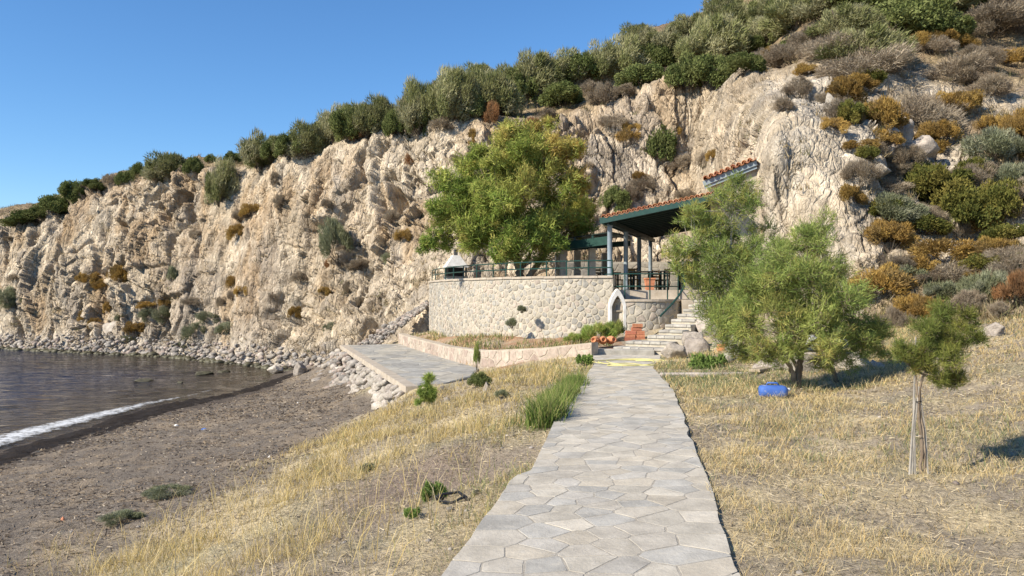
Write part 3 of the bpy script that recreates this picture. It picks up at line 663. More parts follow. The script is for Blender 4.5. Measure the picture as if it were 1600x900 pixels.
for (px, py, wp_, lab) in ((318, 585, 36, 'dark weedy boulder standing in the shallows near the beach corner'), (222, 595, 44, 'low dark boulder just breaking the water surface'), (350, 582, 26, 'dark wet boulder between the shallows and the beach corner'), (280, 598, 16, 'smallest dark rock awash beside the low dark boulder')):
    dd = 4.0 * F / (py - HZ); r = wp_ * dd / F / 2
    tag(put_rock('boulder', 'l', int(px) % 4, 'darkrock', (*W(px, py, dd)[:2], -2.42), (r, r * .7, r * (.35 if wp_ < 40 else .2)), (0, 0, px)), lab, 'boulder')
boulder(1556, 524, 44, 'rock', 'white angular boulder at the foot of the right slope', 1, flat=.6)
for i, (px, py, wp_, lab) in enumerate(((1396, 250, 66, 'lower pale block of the outcrop amid the slope shrubs'), (1412, 215, 56, 'upper pale block of the outcrop amid the slope shrubs'), (1440, 245, 50, 'right hand pale block of the outcrop amid the slope shrubs'), (1375, 275, 44, 'small pale block at the foot of the slope outcrop'), (1300, 180, 50, 'pale rock block at the top of the bare buttress'))):
    boulder(px, py, wp_, 'rock', lab, i, 'cliff', flat=.95, sink=.3)
boulder(768, 668, 28, 'rock', 'pale flat boulder half sunk in the dry bank grass', 2, 'ground', flat=.4, sink=.35)
boulder(690, 612, 20, 'rock', 'small white boulder beside the sapling near the landing', 3, 'ground', flat=.8)
boulder(700, 625, 14, 'rock', 'smaller white stone in front of the sapling boulder', 0, 'ground')
boulder(762, 612, 16, 'rock', 'upright pale stone in the grass left of the path', 1, 'ground', flat=1.4, sink=.3)
for i, (px, py, wp_, lab) in enumerate(((1092, 560, 60, 'broad pink cream boulder beside the bottom stair'), (1130, 545, 44, 'tall reddish boulder below the clay pot'), (1050, 556, 40, 'cream rough boulder edging the path beside the hose'), (1168, 560, 40, 'pale boulder behind the grey tree trunk'),
                                      (1330, 590, 60, 'grey boulder in the shade of the tamarisk'), (1372, 588, 46, 'second grey shaded boulder right of the tamarisk trunk'), (1206, 585, 52, 'wide cream boulder behind the blue canister'), (1412, 585, 40, 'dark grey boulder in the shade left of the staked tree'), (1110, 525, 50, 'cream rock shoulder beside the middle stairs'), (1084, 535, 36, 'cream rock beside the lower stairs'), (1125, 500, 50, 'upper cream rock shoulder beside the top stairs'))):
    dd = [20.2, 21, 19.2, 17.6, 15.2, 14.8, 16.2, 14.4, 23.3, 21.6, 25.0][i]; q = W(px, py, dd); r = wp_ * dd / F / 2
    tag(put_rock('boulder', 'l', i % 4, 'rock', (q[0], q[1], q[2] + r * .2), (r * 1.15, r, r * .85), (.1 * i, .2, i * .9)), lab, 'boulder')

# ---------------------------------------------------------------- terrace: floor, stone wall, bastion, stairs
FLOOR = 1.75; CAPZ = 2.20
wall_pts = np.array([(-3.95, 38.6), (-3.75, 36.6), (-3.1, 33.8), (-2.0, 30.9), (-.7, 28.7), (.6, 27.2), (2.0, 26.2), (3.25, 25.75)])
def curve(pts, n):
    t = np.arange(len(pts), dtype=float); q = catmull(pts.astype(float), t, np.linspace(0, len(pts) - 1, n)); L = np.concatenate([[0], np.cumsum(np.linalg.norm(np.diff(q, axis=0), axis=1))]); return q, L
def wall_mapper(q, L, outward):
    tn = np.gradient(q, axis=0); tn /= np.linalg.norm(tn, axis=1)[:, None]; nn = np.stack((tn[:, 1], -tn[:, 0]), 1) * outward
    def f(u, v, h):
        x = np.interp(u, L, q[:, 0]) + h * np.interp(u, L, nn[:, 0]); y = np.interp(u, L, q[:, 1]) + h * np.interp(u, L, nn[:, 1]); return (float(x), float(y), float(v))
    return f
def wall_body(q, L, f, z0, z1, thick, name, mat, parent):
    V = []; fc = []; us = np.linspace(0, L[-1], 60)
    for k, u in enumerate(us):
        V += [f(u, z0, 0), f(u, z1, 0), f(u, z1, -thick), f(u, z0, -thick)]
        if k: a = (k - 1) * 4; c = k * 4; fc += [(a + j, a + (j + 1) % 4, c + (j + 1) % 4, c + j) for j in range(4)]
    fc += [(0, 1, 2, 3), (len(V) - 4, len(V) - 3, len(V) - 2, len(V) - 1)]
    return B().add(V, fc).build(name, mat, parent)
WST = [(.38, .345, .285), (.35, .325, .28), (.41, .37, .30), (.31, .295, .26), (.39, .335, .275), (.37, .335, .27)]
def stone_wall(root, q, L, f, z0, z1, rad, seed, near_first, tint=1.0, max_parts=300, gap=.03):
    Rw = random.Random(seed); pts = darts(0, L[-1], z0, z1, rad, seed, 30); cl = cells(pts, 0, L[-1], z0, z1, gap)
    cl.sort(key=lambda c: near_first(c[0])); sv = []; sf = []; sc = []; n = 0
    for i, (c, poly) in enumerate(cl):
        if len(poly) < 3 or max(np.ptp(np.array(poly), axis=0)) < .05: continue
        V, fc = stone_mesh(roughen(poly, Rw, .012), f, .03, Rw.uniform(.008, .024), .009, Rw, Rw.uniform(0, .012))
        col = np.array(Rw.choice(WST)) * Rw.uniform(.82, 1.18) * tint
        if i < max_parts: obj('stone', mesh_np('stone', V, fc, MAT['wstone'], np.tile(col, (len(V), 1))), root)
        else: sv += V; sf += [tuple(j + n for j in g) for g in fc]; sc += [col] * len(V); n += len(V)
    if sv: tag(obj('far_stones', mesh_np('far_stones', sv, sf, MAT['wstone'], np.array(sc)), root), kind='stuff')
q, L = curve(wall_pts, 80); wf_ = wall_mapper(q, L, 1)
tw = empty('terrace_wall', (0, 0, 0), 'long curved retaining wall of irregular cream stones below the terrace', 'wall')
wall_body(q, L, wf_, -.9, CAPZ - .07, .4, 'wall_core', MAT['cream_mortar'], tw)
stone_wall(tw, q, L, wf_, -.5, CAPZ - .09, (.11, .24), 21, lambda c: -c[0])
V = []; fc = []
cop = B(); us = np.linspace(0, L[-1], 33)
for k in range(32):
    u0, u1 = us[k] + .006, us[k + 1] - .006; V = [wf_(u0, 0, .05), wf_(u1, 0, .05), wf_(u1, 0, -.42), wf_(u0, 0, -.42)]
    obj('coping_stone', B().prism([(v[0], v[1], CAPZ - .07 + .004 * (k % 3)) for v in V], (0, 0, .075)).mesh('coping_stone', MAT['plaster']), tw)
# terrace floor (inside of the wall up to the cliff)
fl = [wf_(u, 0, -.3)[:2] for u in np.linspace(0, L[-1], 30)] + [(3.6, 26.6), (5.6, 27.3), (6.5, 26.4), (9.5, 27.5), (9.5, 42), (-3.5, 42)]
tag(B().prism([(x, y, -.2) for x, y in fl], (0, 0, FLOOR + .2)).build('terrace_floor', MAT['concrete']), 'raised terrace floor behind the stone wall', None, None, 'structure')
# bastion
bc = np.array((4.2, 26.95)); br = 1.5
an = np.linspace(math.radians(-150), math.radians(5), 40); qb = np.stack((bc[0] + br * np.cos(an), bc[1] + br * np.sin(an)), 1); Lb = np.concatenate([[0], np.cumsum(np.linalg.norm(np.diff(qb, axis=0), axis=1))])
bf = wall_mapper(qb, Lb, 1)
bs = empty('stone_bastion', (0, 0, 0), 'rounded stone bastion between the arched door and the stairs', 'wall')
BZ = 1.44
wall_body(qb, Lb, bf, -.4, BZ - .07, .4, 'wall_core', MAT['cream_mortar'], bs)
stone_wall(bs, qb, Lb, bf, -.1, BZ - .09, (.13, .27), 25, lambda c: 0)
obj('coping', B().prism([(bc[0] + (br + .05) * math.cos(a), bc[1] + (br + .05) * math.sin(a), BZ - .068) for a in np.linspace(0, 6.283, 41)[:-1]], (0, 0, .07)).mesh('coping', MAT['plaster']), bs)
B().box((5.1, 26.75, FLOOR - .155), (3.6, .3, .3), -.1).build('kerb_step', MAT['plaster'], bs)
B().box((6.2, 26.3, BZ - .36), (1.3, 1.2, .7), -.1).build('landing_slab', MAT['plaster'], bs)

# garden kerb wall round the bed
kp = np.array([(-5.15, 36.2), (-4.3, 33.3), (-3.15, 29.9), (-1.95, 26.4), (-.95, 24.1), (.1, 22.7), (1.1, 21.75), (2.08, 20.95)])
qk, Lk = curve(kp, 60); kf = wall_mapper(qk, Lk, 1)
kw = empty('garden_kerb_wall', (0, 0, 0), 'low pink cream kerb wall curving round the planted bed', 'wall')
ktop = lambda u: float(np.interp(u / Lk[-1], [0, .55, .75, .9, 1], [-.16, -.16, -.08, .12, .34]))
V = []; fc = []; us = np.linspace(0, Lk[-1], 50)
for k, u in enumerate(us):
    zt = ktop(u); a0 = kf(u, 0, 0); a1 = kf(u, 0, -.32); V += [(a0[0], a0[1], -1.0), (a0[0], a0[1], zt), (a1[0], a1[1], zt), (a1[0], a1[1], -1.0)]
    if k: a = (k - 1) * 4; c = k * 4; fc += [(a + j, a + (j + 1) % 4, c + (j + 1) % 4, c + j) for j in range(4)]
fc += [(0, 1, 2, 3), (len(V) - 4, len(V) - 3, len(V) - 2, len(V) - 1)]
B().add(V, fc).build('wall_core', MAT['plaster'], kw)
Rk = random.Random(4)
for (c, poly) in cells(darts(0, Lk[-1], 0, .5, (.2, .42), 33, 25), 0, Lk[-1], 0, .5, .03):
    def km(u, v, h): p_ = kf(u, 0, h); zt = ktop(u); return (p_[0], p_[1], zt - .02 - (.5 - v) * min(1, 1))
    V, f = stone_mesh(roughen(poly, Rk, .01), km, .03, Rk.uniform(.006, .02), .008, Rk)
    col = np.array(Rk.choice([(.42, .345, .28), (.38, .31, .25), (.45, .385, .31), (.35, .275, .225)])) * Rk.uniform(.9, 1.1)
    obj('stone', mesh_np('stone', V, f, MAT['wstone'], np.tile(col, (len(V), 1))), kw)

# stairs: each step of a few stones
st = empty('stone_stairs', (0, 0, 0), 'pale stone stairs climbing right from the path to the terrace', 'stairs')
s0 = np.array((3.75, 21.4)); s1 = np.array((6.45, 25.9)); sd2 = (s1 - s0) / np.linalg.norm(s1 - s0); sr = np.array((sd2[1], -sd2[0])); NS = 10
Rs = random.Random(8); ang = math.atan2(sd2[1], sd2[0]) - math.pi / 2
for k in range(NS):
    c = s0 + (s1 - s0) * (k + .5) / NS; z = .02 + (k + 1) * (BZ - .04) / NS; wd = 1.6 - .82 * min(1, k / 3); off = (-.3 if k < 2 else 0)
    cc_ = c + sr * off
    step = B().box((cc_[0], cc_[1], (z - .03 - .5) / 2), (wd, .62, z - .03 + .5), ang).build('step', MAT['cream_mortar'], st)
    x = -wd / 2
    while x < wd / 2 - .08:
        l = min(Rs.uniform(.22, .42), wd / 2 - x); q2 = cc_ + sr * (x + l / 2)
        B().box((q2[0] - sd2[0] * .02, q2[1] - sd2[1] * .02, z - .035), (l - .015, .64, .07 + Rs.uniform(0, .012)), ang, .012).build('tread_stone', MAT['palestone'], step)
        x += l
B().box((2.9, 21.35, .03), (1.75, .34, .22), -.12, .02).build('threshold_stone', MAT['palestone'], st)

# ---------------------------------------------------------------- arched door in the wall
dr = empty('arched_door', (3.45, 25.6, .15), 'narrow plank door with white pointed surround in the stone wall', 'door')
dn = np.array((.10, -1.0)); dn /= np.linalg.norm(dn); dt_ = np.array((-dn[1], dn[0]))
def DP(u, z, h): return np.array((3.36 + dt_[0] * u + dn[0] * h, 25.62 + dt_[1] * u + dn[1] * h, z))
def arch(wd, h0, h1, n=7):
    o = [(-wd, 0.0), (-wd, h0)]
    for k in range(1, n): t = k / n; o.append((-wd + wd * t**1.25, h0 + (h1 - h0) * (1 - (1 - t)**1.25)))
    o.append((0, h1)); return o + [(-x, y) for (x, y) in o[:-1][::-1]]
zb = .12
outer = arch(.27, 1.15, 1.66); inner = arch(.19, 1.08, 1.44); b = B(); n_ = len(outer)
for i in range(n_ - 1):
    quad = [outer[i], outer[i + 1], inner[i + 1], inner[i]]
    b.prism([DP(x, zb + y, .12) for x, y in quad], DP(0, 0, -.10) - DP(0, 0, .12))
b.build('surround', MAT['white'], dr)
B().prism([DP(x * .99, zb + y * .995, -.085) for x, y in inner], DP(0, 0, -.1) - DP(0, 0, -.06)).build('niche_back', MAT['wood'], dr)
for k in range(3):
    u0 = -.19 + k * .127; B().prism([DP(u0 + .004, zb, .0), DP(u0 + .122, zb, .0), DP(u0 + .122, zb + .93, .0), DP(u0 + .004, zb + .93, .0)], DP(0, 0, -.04) - DP(0, 0, 0)).build('plank', MAT['wood'], dr)
B().beam(DP(-.19, zb + .95, .01), DP(.19, zb + .95, .01), .06, .05).build('lintel_rail', MAT['wood'], dr)
B().prism([DP(x, zb + y, -.1) for x, y in outer], DP(0, 0, -.9) - DP(0, 0, -.1)).build('vault', MAT['plaster'], dr)

# ---------------------------------------------------------------- railings
def railing(name, pts, zs, h, label, rails, post_idx, thick=.022):
    t = empty(name, (0, 0, 0), label, 'railing')
    for i in post_idx: B().tube([(pts[i][0], pts[i][1], zs - .02), (pts[i][0], pts[i][1], zs + h)], thick, 6).build('post', MAT['green'], t)
    for r_ in rails: B().tube([(p_[0], p_[1], zs + r_) for p_ in pts], thick * .95, 6).build('rail', MAT['green'], t)
    return t
rp_ = [wf_(u, 0, -.12) for u in np.linspace(.15, L[-1] - .05, 40)]
def u_at(px):
    xs = np.array([800 + F * p_[0] / p_[1] for p_ in rp_]); return int(np.argmin(np.abs(xs - px)))
railing('railing', rp_, CAPZ, .52, 'long dark green railing on top of the terrace wall', (.5, .27), sorted({u_at(x) for x in (672, 681, 697, 708, 727, 747, 769, 793, 818, 848, 880, 913, 951)}))
ba = [(bc[0] + (br - .12) * math.cos(a), bc[1] + (br - .12) * math.sin(a)) for a in np.linspace(math.radians(-148), math.radians(-20), 24)]
rl = railing('railing', ba, BZ, .84, 'dark green railing round the rounded bastion', (.82, .42), (0, 6, 12, 17, 23))
p0 = np.array((*ba[-1], BZ + .82)); hr = [p0, p0 + (.08, -.1, .02), p0 + (.12, -.4, -.1), p0 + (.0, -.9, -.42), p0 + (-.4, -1.4, -.87), p0 + (-.94, -1.9, -1.33)]
hq = catmull(np.array(hr), np.arange(6.), np.linspace(0, 5, 24))
B().tube(hq, .034, 8).build('handrail', MAT['green'], rl)

# ---------------------------------------------------------------- pavilion
av = np.array((.95, -.32, 0)); av /= np.linalg.norm(av); bv = np.array((.32, .95, 0)); bv /= np.linalg.norm(bv); zv = np.array((0, 0, 1.))
O = np.array((3.28, 27.0, 0.0))
pv = empty('pavilion', (3.28, 27.0, FLOOR), 'open dining pavilion with blue grey columns and tiled lean-to roof', 'pavilion')
RS = .178; RL = 3.75; RB = 9.4; EZ = 4.12
def RP(a_, b_, h=0): return O + av * a_ + bv * b_ + zv * (EZ + .05 + RS * a_ + h)
for k in range(4):
    c = O + bv * (k * 2.95 + .1)
    col_ = B().lathe([(.0, FLOOR), (.105, FLOOR), (.105, FLOOR + .1), (.085, FLOOR + .12), (.085, EZ - .22), (.10, EZ - .2), (.10, EZ - .13), (0, EZ - .13)], (c[0], c[1], 0), 16).build('column', MAT['bluegrey'], pv, True)
B().beam(RP(.08, -.1, -.17), RP(.08, RB, -.17), .12, .16).build('eave_beam', MAT['dkgreen'], pv)
B().beam(RP(RL - .15, -.1, -.17), RP(RL - .15, RB, -.17), .12, .16).build('ridge_beam', MAT['dkgreen'], pv)
roof = B().prism([RP(-.22, -.3, -.03), RP(RL, -.3, -.03), RP(RL, RB, -.03), RP(-.22, RB, -.03)], (0, 0, .04)).build('roof_deck', MAT['dkgreen'], pv)
for k in range(16):
    yb = .25 + k * .56; B().beam(RP(-.18, yb, -.075), RP(RL - .02, yb, -.075), .07, .085).build('rafter', MAT['dkgreen'], roof)
B().beam(RP(-.24, -.325, -.07), RP(RL + .02, -.325, -.07), .05, .20).build('fascia', MAT['green'], roof)
B().beam(RP(-.245, -.29, -.06), RP(-.245, RB, -.06), .04, .16).build('fascia', MAT['green'], roof)
# barrel tiles
def barrel(r, ln, n=7):
    V = []; 
    for (z, s_) in ((0, 1.0), (ln, .86)):
        for rr in (r, r * .84):
            for k in range(n + 1): a = math.pi * k / n; V.append((rr * s_ * math.cos(a), z, rr * s_ * math.sin(a)))
    m_ = n + 1; f = []
    for k in range(n): f += [(k, k + 1, 2 * m_ + k + 1, 2 * m_ + k), (m_ + k, 3 * m_ + k, 3 * m_ + k + 1, m_ + k + 1), (k, m_ + k, m_ + k + 1, k + 1), (2 * m_ + k, 2 * m_ + k + 1, 3 * m_ + k + 1, 3 * m_ + k)]
    f += [(0, 2 * m_, 3 * m_, m_), (n, m_ + n, 3 * m_ + n, 2 * m_ + n)]
    return mesh_np('tile', V, f, MAT['tile'])
tile_me = barrel(.088, .46)
frame = Matrix(((av[0] * 1.0, bv[0], 0, 0), (av[1], bv[1], 0, 0), (0, 0, 1, 0), (0, 0, 0, 1))); tilt = math.atan(RS)
def lay_tiles(parent, PF, n_a, pitch, rows, seed):
    Rt = random.Random(seed); off = Vector((0, 0, 0)); p_ = parent
    while p_ is not None: off += p_.location; p_ = p_.parent
    ac = Vector(av * math.cos(tilt)) + Vector((0, 0, math.sin(tilt))); up = ac.cross(Vector(bv))
    for r_ in range(rows):
        for k in range(n_a):
            for cup in (0, 1):
                o = bpy.data.objects.new('tile', tile_me); link(o, parent); s_ = -1 if cup else 1
                u3 = up * s_; a3 = ac * s_
                Mx = Matrix(((a3.x, bv[0], u3.x, 0), (a3.y, bv[1], u3.y, 0), (a3.z, bv[2], u3.z, 0), (0, 0, 0, 1)))
                q3 = Vector(PF(-.2 + (k + .5 * cup) * pitch + .09, -.36 + r_ * .40 + Rt.uniform(-.012, .012), .035 + (0 if not cup else .045) + .012 * (r_ % 2) + .004 * (k % 2))) 
                o.matrix_parent_inverse = Matrix.Translation(-off); o.matrix_world = Matrix.Translation(q3) @ Mx @ Matrix.Rotation(Rt.uniform(-.03, .03), 4, 'Y')
                o.matrix_basis = Matrix.Translation(q3) @ Mx
lay_tiles(roof, RP, 23, .170, 3, 2)
V = []; f = []
for k in range(24 * 6 + 1):
    a_ = -.2 + k * .170 / 6; h = .05 + .085 * abs(math.sin(math.pi * k / 6)); V += [RP(a_, .9, h), RP(a_, RB, h)]
    if k: f.append((2 * k - 2, 2 * k, 2 * k + 1, 2 * k - 1))
tag(obj('far_tiles', mesh_np('far_tiles', V, f, MAT['tile']), roof), kind='stuff')

# house behind with second tiled roof
hs = empty('small_house', (6.6, 26.7, FLOOR), 'small tan plastered house with tiled verge tucked against the rock', 'house')
HO = np.array((6.62, 26.75, 0)); HS = .36
B().prism([HO + zv * .5, HO + av * 1.75 + zv * .5, HO + av * 1.75 + zv * (5.35 + HS * 1.75), HO + zv * 5.35], bv * 3.5).build('wall', MAT['plaster'], hs)
def HP(a_, b_, h=0): return HO + av * a_ + bv * b_ + zv * (5.45 + HS * a_ + h)
hroof = B().prism([HP(-.2, -.18, -.05), HP(1.5, -.18, -.05), HP(1.5, 3.5, -.05), HP(-.2, 3.5, -.05)], (0, 0, .07)).build('roof', MAT['plaster'], hs)
B().beam(HP(-.2, -.2, -.10), HP(1.5, -.2, -.10), .06, .15).build('fascia', MAT['bluegrey'], hroof)
B().beam(HP(-.16, -.15, -.235), HP(1.5, -.15, -.235), .05, .09).build('fascia', MAT['bluegrey'], hroof)
tilt = math.atan(HS); lay_tiles(hroof, HP, 9, .175, 2, 3)
B().prism([HP(-.2, .55, .03), HP(1.5, .55, .03), HP(1.5, 3.5, .03), HP(-.2, 3.5, .03)], (0, 0, .06)).build('far_tiles', MAT['tile'], hroof)

# back wall of the dining area, pergola
bw = empty('back_wall', (0, 0, 0), 'rough stone back wall in the shade of the pavilion', 'wall')
qw, Lw = curve(np.array([(2.2, 36.6), (5.0, 36.9), (8.5, 36.3)]), 30); bwf = wall_mapper(qw, Lw, 1)
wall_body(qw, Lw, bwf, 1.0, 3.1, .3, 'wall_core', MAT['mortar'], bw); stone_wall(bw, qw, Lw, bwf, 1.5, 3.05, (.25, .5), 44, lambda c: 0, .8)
pg = empty('pergola', (1.2, 29.5, FLOOR), 'green beamed pergola with square cream posts beside the tree', 'pergola')
pa, pb = W(845, 389, 31.0), W(955, 375, 28.6)
B().beam(pa, pb, .10, .30).build('beam', MAT['green'], pg)
pc, pd2 = W(852, 391, 34.5), W(985, 380, 33.0)
B().beam(pc, pd2, .10, .22).build('beam', MAT['green'], pg)
for k in range(5):
    t = k / 4; B().beam(pa * (1 - t) + pb * t + (0, 0, .2), pc * (1 - t) + pd2 * t + (0, 0, .2), .07, .10).build('cross_bar', MAT['green'], pg)
B().prism([pa + (0, 0, .27), pb + (0, 0, .27), pd2 + (0, 0, .27), pc + (0, 0, .27)], (0, 0, .03)).build('canopy', MAT['dkgreen'], pg)
for (px, d) in ((880, 30.4), (902, 31.6), (925, 30.0), (872, 34), (945, 33.6)):
    x = (px - 800) / F * d; ztop = (pa[2] + pb[2]) / 2 - .12; B().box((x, d, (FLOOR + ztop) / 2), (.24, .24, ztop - FLOOR), .1, .015).build('post', MAT['plaster'], pg)

# ---------------------------------------------------------------- furniture and small things on the terrace
def make_chair(loc, rz, label):
    t = empty('chair', loc, label, 'chair', 'wooden taverna chairs'); t.rotation_euler = (0, 0, rz); m_ = MAT['chairwood']
    B().box((0, 0, .45), (.42, .42, .04), 0, .01).build('seat', m_, t, local=True)
    for (x, y) in ((-.18, -.18), (.18, -.18)): B().box((x, y, .215), (.04, .04, .43)).build('leg', m_, t, local=True)
    for x in (-.18, .18): B().beam((x, .18, 0), (x, .24, .92), .04, .04, (0, 1, 0)).build('leg', m_, t, local=True)
    for z in (.62, .74, .86): B().box((0, .19 + .06 * z / .92 + .005, z), (.34, .025, .07)).build('back_slat', m_, t, local=True)
    for z in (.15, .25): B().box((-.18, 0, z), (.025, .36, .025)).build('stretcher', m_, t, local=True); B().box((.18, 0, z), (.025, .36, .025)).build('stretcher', m_, t, local=True)
def make_table(loc, label):
    t = empty('table', loc, label, 'table', 'taverna tables')
    B().box((0, 0, .74), (.85, .85, .04), .2, .01).build('table_top', MAT['wood'], t, local=True)
    for (x, y) in ((-.36, -.36), (.36, -.36), (-.36, .36), (.36, .36)): B().box((x, y, .36), (.06, .06, .72), .2).build('leg', MAT['dkgreen'], t, local=True)
def fpos(px, d): return ((px - 800) / F * d, d, FLOOR)
for (px, d, rz, lab) in ((966, 33.0, 1.6, 'orange wooden chair just right of the front column'), (983, 34, -.4, 'yellow wooden chair between the first two columns'), (989, 32.4, 2.9, 'yellow wooden chair pulled nearest the bastion railing'), (1035, 33, -1.2, 'orange wooden chair right of the last visible column'), (1030, 35, .5, 'wooden chair behind the planter deep in the pavilion'), (935, 33, .3, 'orange wooden chair left of the front column behind the railing')):
    make_chair(fpos(px, d), rz, lab)
for (px, d, lab) in ((1002, 31.5, 'wooden table in the middle of the pavilion'), (1050, 30.5, 'wooden table at the right of the pavilion'), (950, 33, 'wooden table in the shade behind the front column')):
    make_table(fpos(px, d), lab)
pl_ = empty('planter', fpos(1015, 28.8), 'square terracotta planter standing behind the bastion railing', 'planter')
b = B(); b.add([(-.13, -.13, 0), (.13, -.13, 0), (.13, .13, 0), (-.13, .13, 0), (-.17, -.17, .4), (.17, -.17, .4), (.17, .17, .4), (-.17, .17, .4)], [(3, 2, 1, 0), (0, 1, 5, 4), (1, 2, 6, 5), (2, 3, 7, 6), (3, 0, 4, 7)]); b.build('body', MAT['tile'], pl_, local=True)
B().box((0, 0, .41), (.38, .38, .06), 0, .01).build('rim', MAT['tile'], pl_, local=True); B().box((0, 0, .425), (.3, .3, .05)).build('soil', MAT['weed'], pl_, local=True)
# grill
gl = W(712, 440, 36.3); gr = empty('outdoor_grill', (gl[0], gl[1], FLOOR), 'white masonry grill with pyramid hood at the terrace end', 'grill')
B().box((0, 0, .3), (.95, .6, .6), .3, .01).build('base', MAT['white'], gr, local=True)
B().box((0, 0, .63), (1.0, .65, .07), .3).build('hearth', MAT['metal'], gr, local=True)
for (x, y) in ((-.42, -.25), (.42, -.25)): c_, s_ = math.cos(.3), math.sin(.3); B().box((x * c_ - y * s_, x * s_ + y * c_, .86), (.07, .07, .42), .3).build('post', MAT['black'], gr, local=True)
c_, s_ = math.cos(.3), math.sin(.3); B().box((-.25 * s_, .25 * c_, .86), (.9, .08, .42), .3).build('back_panel', MAT['black'], gr, local=True)
def fr(w1, d1, z1, w2, d2, z2):
    P_ = [(i * a / 2, j * c2 / 2, z) for (a, c2, z) in ((w1, d1, z1), (w2, d2, z2)) for (i, j) in ((-1, -1), (1, -1), (1, 1), (-1, 1))]
    return B().add([(x * c_ - y * s_, x * s_ + y * c_, z) for x, y, z in P_], [(3, 2, 1, 0), (4, 5, 6, 7), (0, 1, 5, 4), (1, 2, 6, 5), (2, 3, 7, 6), (3, 0, 4, 7)])
fr(1.02, .7, 1.07, 1.02, .7, 1.13).build('hood_rim', MAT['white'], gr, local=True)
fr(.98, .66, 1.13, .30, .26, 1.62).build('hood', MAT['white'], gr, local=True)
fr(.16, .16, 1.62, .16, .16, 1.88).build('chimney', MAT['metal'], gr, local=True); fr(.24, .24, 1.9, .24, .24, 1.93).build('chimney_cap', MAT['metal'], gr, local=True)

# bricks, jugs, pot, hose
def brick_at(p_, rz, label):
    t = empty('hollow_brick', p_, label, 'brick', 'terracotta bricks stacked by the bastion'); t.rotation_euler = (0, 0, rz)
    L_, W2, H_ = .29, .19, .10
    b = B()
    for z in (-.045, 0, .045): b.box((0, 0, z), (L_, W2, .012))
    for y in (-.09, -.03, .03, .09): b.box((0, y, 0), (L_, .010, .098))
    b.build('shell', MAT['brick'], t, local=True); return t
bp0 = W(992, 527, 24.2); Rb = random.Random(6); zb0 = .18
blab = ['lowest front left', 'lowest front right', 'lowest back', 'second layer left', 'second layer right', 'third layer left', 'third layer right', 'fourth layer middle', 'topmost']
for i, (dx, dy, l) in enumerate(((-.17, -.05, 0), (.14, -.06, 0), (.0, .18, 0), (-.15, -.03, 1), (.15, -.02, 1), (-.13, 0, 2), (.14, .02, 2), (.05, .02, 3), (.08, .0, 4))):
    brick_at((bp0[0] + dx, bp0[1] + dy, zb0 + .06 + l * .105), Rb.uniform(-.12, .12), f'red hollow terracotta brick, {blab[i]} of the stack beside the bastion')
for i, (px, lab) in enumerate(((930, 'left clay jug lying on the bed edge by the arched door'), (943, 'middle clay jug lying on the bed edge by the arched door'), (956, 'right clay jug lying on the bed edge by the arched door'))):
    q2 = W(px, 530, 22.6); z = .30; jg = empty('clay_jug', (q2[0], q2[1] + .1 * i, z), lab, 'jug', 'clay jugs lying in a row')
    jg.rotation_euler = (math.radians(82), .15 * (i - 1), .35 * (i - 1))
    B().lathe([(0, -.16), (.07, -.16), (.115, -.07), (.12, .02), (.09, .11), (.055, .15), (.075, .19), (.06, .19), (.045, .15), (0, .12)], (0, 0, 0), 18).build('body', MAT['tile'], jg, True, True)
    B().tube([(.05, 0, .16), (.12, 0, .15), (.145, 0, .08), (.11, 0, .02)], .014, 6).build('handle', MAT['tile'], jg, True, True)
q2 = W(1128, 552, 19.6); pt = empty('clay_pot', (q2[0], q2[1], q2[2]), 'small round clay pot on the rocks left of the grey trunk', 'pot')
B().lathe([(0, 0), (.085, 0), (.13, .09), (.135, .15), (.115, .19), (.125, .22), (.105, .22), (.095, .19), (0, .17)], (0, 0, 0), 20).build('body', MAT['tile'], pt, True, True)
hp = []
for k in range(150):
    t = k / 149; a = t * 6.283 * 4.2; rr = .55 + .25 * math.sin(a * .37) + .12 * math.sin(a * 1.7); hp.append((2.75 + rr * 1.05 * math.cos(a) * (1 + .1 * t), 18.3 + rr * 1.1 * math.sin(a) + .5 * math.sin(t * 9), .018 + .012 * (math.sin(a * 2.3) + 1)))
tag(B().tube(hp, .009, 6).build('garden_hose', MAT['yellow'], None, True), 'tangled yellow garden hose lying on the path before the stairs', 'hose')
dh = [W(1000, 540, 22.2) + (0, 0, .02), W(1010, 533, 22.8), W(1026, 521, 23.6), W(1040, 512, 24)]; dh = [(p_[0], p_[1], max(p_[2], .15)) for p_ in dh]
tag(B().tube(catmull(np.array(dh), np.arange(4.), np.linspace(0, 3, 20)), .016, 6).build('black_pipe', MAT['black'], None, True), 'thin black pipe trailing beside the stairs to the bricks', 'pipe')

# blue canister, sack, trough, plank, litter
q2 = hit(1208, 622, 'ground')[0]; cn = empty('blue_canister', (q2[0], q2[1], q2[2]), 'blue plastic canister lying cut open in the grass', 'canister')
cn.rotation_euler = (0, 0, -.12)
b = B(); prof = [(-.21, .075), (-.195, .10), (-.15, .115), (.14, .115), (.19, .10), (.215, .06)]
V = []; 
for (x, r_) in prof:
    for k in range(14): a = 2 * math.pi * k / 14; V.append((x, r_ * 1.05 * np.sign(math.cos(a)) * abs(math.cos(a))**.6, .10 + r_ * .85 * np.sign(math.sin(a)) * abs(math.sin(a))**.6))
f = [(i * 14 + k, i * 14 + (k + 1) % 14, (i + 1) * 14 + (k + 1) % 14, (i + 1) * 14 + k) for i in range(5) for k in range(14)] + [tuple(range(14))[::-1], tuple(range(70, 84))]
b.add(V, f).build('body', MAT['blue'], cn, True, True)
B().lathe([(0, 0), (.03, 0), (.03, .05), (0, .05)], (.21, 0, .13), 12, (1, 0, 0)).build('cap', MAT['white'], cn, True, True)
